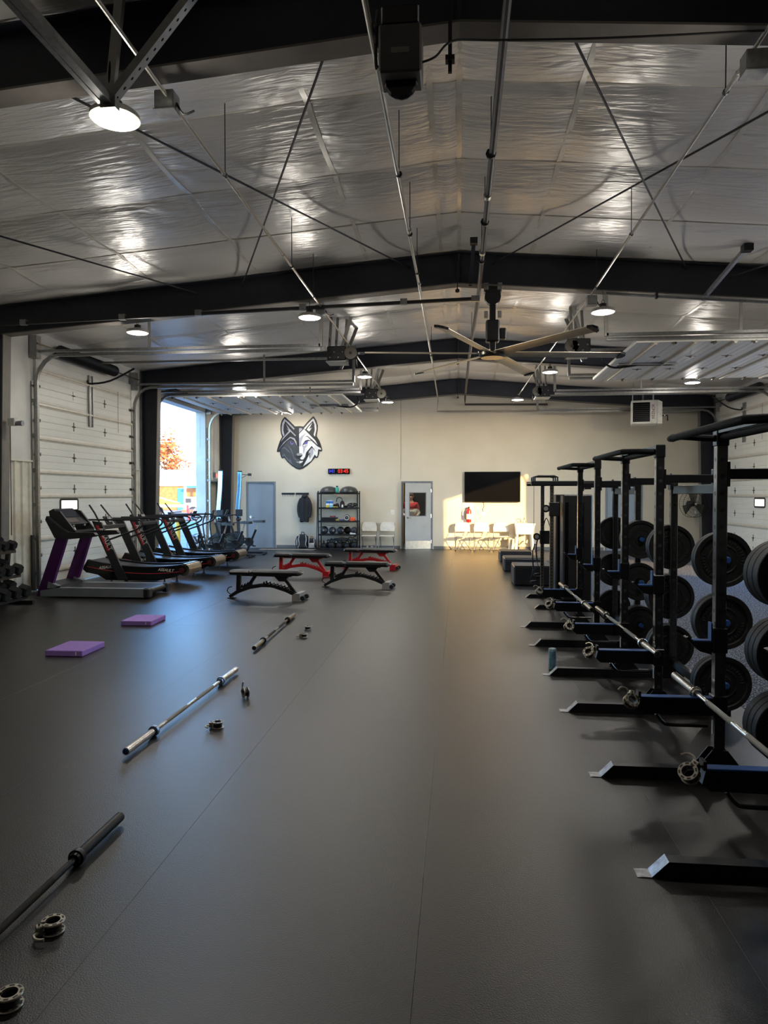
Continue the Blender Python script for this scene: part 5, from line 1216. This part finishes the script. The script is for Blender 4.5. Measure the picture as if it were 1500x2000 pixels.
mb = MB(); mb.obox(Vector((-.53, -.1, 1.28)) + n * .004, ax, (0, 1, 0), n, (.05, .15, .005)); mb.build('key_panel', mat('console_keys', '#5b4a48', 0.4), t)
MB().bar((-.40, -.3, 1.10), (-.40, .3, 1.10), .06, .04).build('grip_bar', m_blackm, t)
for s_ in (-1, 1): MB().lathe([(.035, 0), (.05, .0), (.05, .03), (.035, .03)], (-.50, s_ * .18, 1.18), (0, 0, 1), 14, True).build('cup_holder', m_dchrome, t)

m_ctr = mat('red_pinstripe', '#b3202c', 0.4)
m_slat = mat('treadmill_slat', '#3b3d42', 0.42)
def curved_treadmill(lab, x, y):
    t = thing('curved_treadmill', lab, 'treadmill', (x, y, 0), 0, 'curved treadmills in a row')
    def top(u): return .33 + .10 * ((u - .25) / .95) ** 2 if u > .25 else .33 + .13 * ((u - .25) / 1.2) ** 2
    U = [-.93 + 1.86 * i / 24 for i in range(25)]
    for s_ in (-1, 1):
        up = [(u, top(u) + .015) for u in U]
        lo = [(.93, .24), (.80, .17), (.45, .10), (-.55, .10), (-.72, .20), (-.95, .24)]
        MB().prism([(-1.0, .36)] + up + [(1.0, .38), (1.0, .30)] + lo + [(-1.02, .30)], s_ * .32, s_ * .41, lambda u, v, w: (u, w, v)).build('side_shell', m_blackg, t, 40)
        MB().tube([(u, s_ * .412, top(u) - .10) for u in U], .006, 5).build('red_pinstripe', m_ctr, t)
        MB().sweep([(u, s_ * .365, top(u) + .022) for u in U], [(-.045, -.008), (.045, -.008), (.045, .008), (-.045, .008)]).build('foot_rail', m_blackm, t)
        for uu in (-.55, .62): text_part('side_lettering', 'ASSAULT', .075, m_white, t, (uu, s_ * .413, top(uu) - .045), (PI / 2, (.12 if uu < 0 else -.07) * -s_ * -1, 0 if s_ < 0 else PI), .001, .3)
        mb = MB(); mb.prism([(-.30, .12), (-.12, .12), (-.62, 1.20), (-.80, 1.22)], s_ * .42, s_ * .47, lambda u, v, w: (u, w, v)); mb.build('upright', m_blackm, t)
        ang = math.atan2(1.08, -.50)
        mb = MB(); mb.prism([(-.50, .66), (-.45, .66), (-.665, 1.14), (-.72, 1.14)], s_ * .471, s_ * .474, lambda u, v, w: (u, w, v)); mb.build('red_flash', m_ctr, t)
        text_part('upright_lettering', 'ASSAULT', .115, m_white, t, (-.525, s_ * .476, .88), (PI / 2, (PI - ang) if s_ < 0 else -(PI - ang), 0 if s_ < 0 else PI), .001)
        rail = [(-.98, s_ * .44, 1.24), (-.2, s_ * .44, 1.245), (.10, s_ * .44, 1.24), (.19, s_ * .44, 1.18), (.14, s_ * .44, 1.10), (-.1, s_ * .44, 1.0), (-.50, s_ * .44, .86)]
        MB().tube([rail[0], (-.6, s_ * .44, 1.243), rail[1]] + catmull(rail[1:], 4)[1:], .018, 8).build('hand_rail', m_blackm, t)
        MB().tube([(-.66, s_ * .30, 1.12), (-.72, s_ * .30, 1.16), (-.86, s_ * .24, 1.36), (-.98, s_ * .22, 1.52)], .017, 8).build('push_handle', m_blackm, t)
        for uu in (-.5, .55): MB().cyl((uu, s_ * .3, .0), (uu, s_ * .3, .14), .018, n=8).build('levelling_foot', m_dchrome, t); MB().cyl((uu, s_ * .3, 0), (uu, s_ * .3, .012), .035, n=10).build('foot_pad', m_blackm, t)
        MB().lathe([(0, 0), (.05, 0), (.05, .012), (0, .014)], (.93, s_ * .41, .30), (0, s_, 0), 16).build('roller_cap', mat('oxblood_cap', '#4a1518', 0.35), t)
    slat = MB().box(-.034, .034, -.318, .318, -.012, .0, .003).mesh('belt_slat', m_slat)
    k = 0; u = -.93
    while u < .95:
        o = link('belt_slat', slat, t); o.location = (u, 0, top(u)); o.rotation_euler = (0, -math.atan((top(u + .01) - top(u - .01)) / .02), 0); u += .072
    MB().cyl((.93, -.32, .30), (.93, .32, .30), .115, n=22).build('rear_roller_cover', mat('bronze_chrome', '#8d7f6e', 0.25, 0.9), t)
    MB().cyl((-.93, -.32, .34), (-.93, .32, .34), .10, n=20).build('front_roller_cover', m_blackm, t)
    MB().box(-.66, -.58, -.44, .44, 1.06, 1.14, .01).build('cross_bar', m_blackm, t)
    MB().obox((-.72, 0, 1.22), Vector((.5, 0, -.86)), (0, 1, 0), Vector((.86, 0, .5)), (.09, .11, .02), .01).build('console', m_blackm, t); MB().obox((-.70, 0, 1.232), Vector((.5, 0, -.86)), (0, 1, 0), Vector((.86, 0, .5)), (.06, .08, .02)).build('display', MATS['console_screen'], t)
    return t
curved_treadmill('nearest curved treadmill, behind the purple treadmill', -6.08, 13.25)
curved_treadmill('middle one of the three curved treadmills', -6.12, 14.85)
curved_treadmill('farthest curved treadmill, next to the bikes', -6.12, 16.45)

# ---- stationary bikes
def bike(lab, x, y, rz, fan):
    t = thing('exercise_bike', lab, 'exercise bike', (x, y, 0), rz, 'exercise bikes by the open door')
    r = .30 if fan else .24; c = (-.42, 0, r + .10)
    if fan:
        for s_ in (-1, 1):
            for q in (r, r * .75, r * .5, r * .25): MB().tube([(c[0] + q * math.cos(a), s_ * .07, c[2] + q * math.sin(a)) for a in [i * PI / 14 for i in range(28)]], .006, 4, closed=True).build('cage_ring', m_black, t)
        vane = MB().box(.05, r - .03, -.055, .055, -.003, .003).mesh('fan_vane', m_dchrome)
        for k in range(12): o = link('fan_vane', vane, t); o.location = c; o.rotation_euler = (0, k * PI / 6, 0)
    else:
        MB().lathe([(.03, -.02), (r - .04, -.012), (r - .03, -.03), (r, -.03), (r, .03), (r - .03, .03), (r - .04, .012), (.03, .02)], c, (0, 1, 0), 32, True).build('flywheel', m_dchrome, t)
        mb = MB(); mb.prism(arc(c[0], c[2], r + .045, .2, 2.6, 10) + arc(c[0], c[2], r + .02, 2.6, .2, 10), -.05, .05, lambda u, v, w: (u, w, v)); mb.build('wheel_guard', m_blackm, t)
    MB().bar((-.62, 0, .05), (.58, 0, .05), .07, .06, b=.006).build('base_beam', m_black, t)
    for u in (-.58, .55): MB().bar((u, -.26, .035), (u, .26, .035), .06, .05, b=.006).build('stabiliser', m_black, t)
    MB().bar((c[0], 0, c[2]), (.1, 0, .36), .05, .09, b=.006).build('chain_case', m_blackm, t); MB().lathe([(.0, -.045), (.12, -.045), (.13, 0), (.12, .045), (0, .045)], (.1, 0, .36), (0, 1, 0), 20).build('crank_cover', m_blackm, t)
    MB().bar((.02, 0, .06), (.30, 0, .72), .055, .075, (0, 1, 0), .006).build('seat_tube', m_black, t); MB().bar((.29, 0, .70), (.36, 0, .92), .035, .035, (0, 1, 0)).build('seat_post', m_silver, t)
    mb = MB(); mb.prism([(.22, .0), (.34, .05), (.52, .11), (.56, .06), (.56, -.06), (.52, -.11), (.34, -.05)], .92, .985, lambda u, v, w: (u, v, w)); mb.build('saddle', m_vinyl, t)
    MB().bar((-.20, 0, .12), (-.46, 0, .96), .055, .07, (0, 1, 0), .006).build('head_tube', m_black, t)
    MB().tube([(-.30, -.24, 1.14), (-.50, -.22, 1.12), (-.50, 0, 1.05), (-.50, .22, 1.12), (-.30, .24, 1.14)], .016, 8, smooth=3).build('handlebar', m_black, t); MB().bar((-.46, 0, .94), (-.5, 0, 1.08), .04, .04, (0, 1, 0)).build('stem', m_silver, t)
    MB().obox((-.55, 0, 1.2), Vector((.4, 0, .9)).normalized(), (0, 1, 0), Vector((.9, 0, -.4)).normalized(), (.10, .09, .015), .008).build('console', m_blackm, t)
    for s_ in (-1, 1):
        MB().bar((.1, s_ * .06, .36), (.1 + s_ * .12, s_ * .06, .36 - s_ * .12), .02, .03).build('crank', m_dchrome, t); MB().box(.05 + s_ * .12, .15 + s_ * .12, s_ * .07, s_ * .16, .34 - s_ * .12, .37 - s_ * .12, .005).build('pedal', m_blackm, t)
        if fan: MB().tube([(-.1, s_ * .2, .3), (-.2, s_ * .2, .9), (-.16, s_ * .22, 1.15)], .018, 8, smooth=3).build('lever_arm', m_black, t); MB().cyl((-.17, s_ * .22, 1.1), (-.11, s_ * .22, 1.26), .022, n=8).build('grip', m_vinyl, t)
    for u in (-.6, ): MB().lathe([(0, -.02), (.035, -.02), (.035, .02), (0, .02)], (u - .05, .15, .04), (0, 1, 0), 12).build('wheel', m_blackm, t)
    return t
bike('fan bike nearest the far curved treadmill', -6.35, 18.0, -.1, True)
bike('spin bike with pale flywheel, middle of the bikes', -6.2, 19.05, .02, False)
bike('spin bike nearest the far wall and grey-blue door', -6.1, 20.0, .08, False)
for x, y, lab in ((-7.02, 20.55, 'upright stored rowing machine left of the corner column'), (-6.72, 21.45, 'upright stored rowing machine right of the corner column')):
    t = thing('rowing_machine', lab, 'rowing machine', (x, y, 0))
    MB().sweep(catmull([(-.06, 0, 1.0), (-.07, 0, 1.3), (-.02, 0, 1.9), (.0, 0, 2.42)], 5), [(-.06, -.035), (.06, -.035), (.06, .035), (-.06, .035)], up=(0, 1, 0)).build('monorail', mat('sky_tinted_rail', '#7fb4e0', 0.18, 0.9), t)  # rail coloured blue to stand in for reflected sky
    MB().box(-.12, .08, -.1, .1, .0, .06, .01).build('foot', m_blackm, t); MB().bar((-.03, 0, .05), (-.06, 0, 1.05), .07, .09, (1, 0, 0), .008).build('frame', m_black, t)
    MB().lathe([(.0, -.06), (.22, -.06), (.25, 0), (.22, .06), (0, .06)], (-.10, -.02, .34), (0, 1, 0), 26).build('flywheel_housing', m_blackm, t)
    MB().box(-.10, .10, -.14, -.05, 1.06, 1.27, .012).build('monitor', m_blackm, t); MB().box(-.08, .06, -.17, -.03, .92, 1.02, .03).build('seat', m_vinyl, t); MB().bar((-.2, -.05, .85), (.18, -.05, .9), .03, .03).build('handle', m_black, t)
    MB().box(-.06, .06, -.04, .04, 2.42, 2.46, .006).build('end_cap', m_blackm, t)
t = thing('band_hook_arm', 'small black wall arm sticking out by the corner column', 'wall arm', (-7.0, 22.05, 2.38)); MB().bar((0, 0, 0), (.4, 0, -.03), .02, .02).build('arm', m_black, t); MB().bar((.02, 0, -.2), (.3, 0, -.05), .014, .014).build('brace', m_black, t); MB().box(.36, .46, -.05, .05, -.06, .02, .006).build('head', m_blackm, t)

# ---- dumbbell rack
t = thing('dumbbell_rack', 'black three tier dumbbell rack at the left edge', 'dumbbell rack', (-6.94, 9.55, 0))
for y in (-.95, .95):
    MB().bar((-.18, y, .0), (-.08, y, .98), .06, .06, (1, 0, 0), .004).build('upright', m_black, t); MB().bar((-.25, y, .03), (.32, y, .03), .06, .06, b=.004).build('foot', m_black, t)
DT = [(.10, .14), (-.01, .48), (-.09, .86)]
for x, z in DT:
    MB().bar((x - .11, -.95, z + .03), (x - .11, .95, z + .03), .03, .05).build('shelf_rail', m_black, t); MB().bar((x + .11, -.95, z - .03), (x + .11, .95, z - .03), .03, .05).build('shelf_rail', m_black, t)
def db_mesh(s):
    hx = [(s * math.cos(PI / 6 + k * PI / 3), s * math.sin(PI / 6 + k * PI / 3)) for k in range(6)]
    mb = MB(); L = .06 + s * .55
    for e in (1,):
        a, b = e * .065, e * (.065 + s * 1.35)
        mb.prism(hx, a, b, lambda u, v, w: (w, u, v)); mb.prism([(u * .82, v * .82) for u, v in hx], b, b + e * .012, lambda u, v, w: (w, u, v))
    return mb.mesh('hex_head', m_plate)
hnd = MB().lathe([(.0, -.066), (.014, -.066), (.017, 0), (.014, .066), (0, .066)], axis=(1, 0, 0), n=10).mesh('handle', m_dchrome)
DBM = {s: db_mesh(s) for s in (.095, .085, .075)}
for li, (x, z) in enumerate(DT):
    s = (.095, .085, .075)[li]
    n = (8, 9, 10)[li]
    for k in range(n):
        y = 9.55 + .86 - k * 1.76 / (n - 1)
        o = thing('hex_dumbbell', 'black hex dumbbell, %s from the purple treadmill on the %s tier' % ((ORD + ['eleventh', 'twelfth'])[k], ['bottom', 'middle', 'top'][li]), 'dumbbell', (-6.94 + x, y, z + .035 + s * .9), 0, 'hex dumbbells on the rack')
        o.rotation_euler = (0, .27, random.uniform(-.05, .05))
        link('hex_head', DBM[s], o); link('hex_head', DBM[s], o).rotation_euler = (0, 0, PI); link('handle', hnd, o)
t = thing('column_sensor', 'small white safety sensor on the left column', 'sensor', (-7.07, 10.66, 2.87)); MB().box(-.03, .09, -.05, .05, -.06, .06, .008).build('box', m_silver, t); MB().lathe([(0, 0), (.035, 0), (.045, .1), (0, .1)], (.1, 0, -.02), (1, 0, 0), 12).build('horn', m_frame, t); MB().cyl((0, -.02, -.05), (0, -.02, -1.8), .007, n=5).build('cable', m_rope, t)
t = thing('wall_bumper', 'tall thin black rubber strip beside the closed left door', 'strip', (XL + .05, 11.93, 0)); MB().box(0, .04, -.04, .04, .02, 1.0, .004).build('strip', m_blackm, t); MB().cyl((.04, 0, .9), (.046, 0, .9), .01, n=6).build('screw', m_galv, t)

# ================================================================ outside
g = struct(MB().box(-140, -7.9, -60, 200, -.3, -.02).build('ground_outside', mat('asphalt', '#8f9096', 0.9, 0, '#7d7e84', .6, .2, 30)))
struct(MB().box(7.9, 90, -60, 200, -.3, -.02).build('ground_yard', mat('pale_bounce_yard', '#c9c4b8', 0.9)))  # unseen yard, made paler to bounce light up to the ceiling
struct(MB().box(-60, -14.5, 29.5, 44, -.05, .0).build('grass_verge', mat('verge_grass', '#6f8a52', 0.95, 0, '#566e3d', 3, .4, 20)))
t = thing('bollard', 'yellow steel bollard outside the open left door', 'bollard', (-8.35, 20.55, -.02)); MB().lathe([(0, 0), (.075, 0), (.075, 1.05), (.05, 1.1), (0, 1.11)], n=18).build('post', mat('yellow_paint', '#d9a82a', 0.5), t); MB().lathe([(.09, 0), (.09, .02), (.07, .02)], n=18).build('base_ring', m_slab, t)
def outs(px, D):   # direction seen through the open door -> ground position at depth D
    return ((px - 895) / 1390.0 * D, D)
# brick shop across the yard
bx, by = outs(345, 78)
t = thing('brick_building', 'low brick building with white roof band and blue doors across the yard', 'building', (bx, by, 0), math.radians(-10))
m_brick = mat('orange_brick', '#b5713f', 0.85, 0, '#9c5c33', 2.5)
MB().box(-22, 22, 0, 10, 0, 2.75).build('brick_wall', m_brick, t); MB().box(-22.3, 22.3, -.3, 10.3, 2.75, 3.55).build('white_fascia', mat('white_cladding', '#eeeae2', 0.6), t)
MB().prism([(-.5, 3.55), (10.5, 3.55), (10.5, 4.5), (4, 4.75)], -22.5, 22.5, lambda u, v, w: (w, u, v)).build('roof', MATS['white_cladding'], t)
m_bluep = mat('blue_door_paint', '#3d83cf', 0.5)
for x in (-.5, -9, 9.5): MB().box(x - .35, x + .35, -.12, 0, 0, 2.5).build('blue_door', m_bluep, t); MB().box(x + .42, x + .72, -.1, 0, .2, 2.75).build('white_jamb', MATS['white_cladding'], t)
MB().box(1.2, 8, -1.6, 0, 2.5, 2.75).build('blue_canopy', m_bluep, t)
for x in (2.4, 5.5): MB().box(x - .09, x + .09, -1.5, -1.3, 0, 2.5).build('canopy_post', m_bluep, t)
for x in (-5.5, -13, 14): MB().box(x - .9, x + .9, -.05, .02, 1.1, 2.2).build('window', m_dark, t)
# trees
def tree(lab, px, D, h, spread, c1, c2, nl, seed, ls=.4):
    x, y = outs(px, D); t = thing('tree', lab, 'tree', (x, y, 0)); r = random.Random(seed); mb = MB(); tips = []
    mb.cyl((0, 0, 0), (0, 0, h * .45), h * .03, h * .02, n=8)
    for k in range(14):
        a = r.uniform(0, 2 * PI); z0 = h * r.uniform(.25, .6); q = Vector((spread * r.uniform(.3, 1) * math.cos(a), spread * r.uniform(.3, 1) * math.sin(a), h * r.uniform(.55, 1.0)))
        mb.cyl((0, 0, z0), q, h * .012, h * .004, n=5); tips.append(q)
    mb.build('branches', mat('bark', '#5c4636', 0.9), t)
    if nl:
        lf = MB()
        for k in range(nl):
            q = r.choice(tips) + Vector((r.gauss(0, spread * .25), r.gauss(0, spread * .25), r.gauss(0, h * .09)))
            n = Vector((r.gauss(0, 1), r.gauss(0, 1), r.gauss(0, 1))).normalized(); d, s_, u = frame_of(n); e = ls * r.uniform(.6, 1.2)
            lf.add([q - s_ * e, q - u * e * .6 + n * .06, q + s_ * e, q + u * e * .6 + n * .05], [(0, 1, 2, 3)])
        lf.build('foliage', mat(lab[:12], c1, 0.85, 0, c2, 1.0), t)['kind'] = 'stuff'
tree('orange autumn tree behind the brick building', 306, 100, 9.2, 2.0, '#b8683c', '#8f4a2c', 700, 2, .35)
tree('bare reddish tree above the white roof', 347, 110, 8.0, 1.4, '#a8705a', '#8a5540', 60, 5, .3)
tree('low russet tree line beyond the building', 366, 115, 5.8, 3.0, '#b07a62', '#8a5a48', 260, 8, .35)
# vehicles in the yard
x, y = outs(322, 55); t = thing('flatbed_truck', 'white flatbed truck with yellow equipment parked in the yard', 'truck', (x, y, 0), math.radians(8))
MB().box(-2.2, 1.0, -1, 1, .75, .95, .02).build('flatbed', m_white, t); MB().prism([(1.0, .5), (1.0, 1.55), (1.6, 1.55), (1.95, 1.05), (2.5, .98), (2.5, .5)], -.95, .95, lambda u, v, w: (u, w, v)).build('cab', m_white, t); MB().box(1.15, 1.6, -.97, .97, 1.1, 1.45).build('side_window', m_dark, t)
mb = MB(); mb.prism([(-2.2, .95), (-2.2, 1.5), (-1.5, 1.65), (-.6, 1.35), (.4, 1.1), (.4, .95)], -.7, .7, lambda u, v, w: (u, w, v)); mb.build('yellow_load', mat('machine_yellow', '#d3b32e', 0.5), t)
for u in (-1.5, 1.75):
    for s_ in (-1, 1): MB().lathe([(.0, -.12), (.38, -.12), (.42, 0), (.38, .12), (0, .12)], (u, s_ * .9, .42), (0, 1, 0), 18).build('wheel', m_blackm, t)
x, y = outs(380, 50); t = thing('trailer', 'trailer with large grey wheel at the edge of the door opening', 'trailer', (x, y, -.08), .1)
MB().box(-1.2, 3.0, -.9, .9, .55, .75, .02).build('deck', mat('rust_red', '#a35a3f', 0.7), t)
for s_ in (-1, 1): MB().lathe([(.0, -.1), (.2, -.1), (.22, -.12), (.40, -.12), (.44, 0), (.4, .12), (0, .12)], (0, s_ * .95, .5), (0, -s_, 0), 22).build('wheel', mat('grey_rubber', '#6b6866', 0.7), t); MB().lathe([(0, 0), (.2, 0), (.18, .02), (0, .03)], (0, s_ * 1.06, .5), (0, s_, 0), 14).build('rim', m_silver, t)
MB().bar((-1.2, 0, .6), (-2.4, 0, .5), .1, .1).build('drawbar', m_black, t)
x, y = outs(354, 46); t = thing('marker_post', 'red marker post standing in the yard', 'post', (x, y, 0)); MB().cyl((0, 0, 0), (-.12, 0, 1.05), .11, .07, n=10).build('post', m_red, t); MB().box(-.25, .25, -.25, .25, 0, .06).build('base', m_blackm, t)
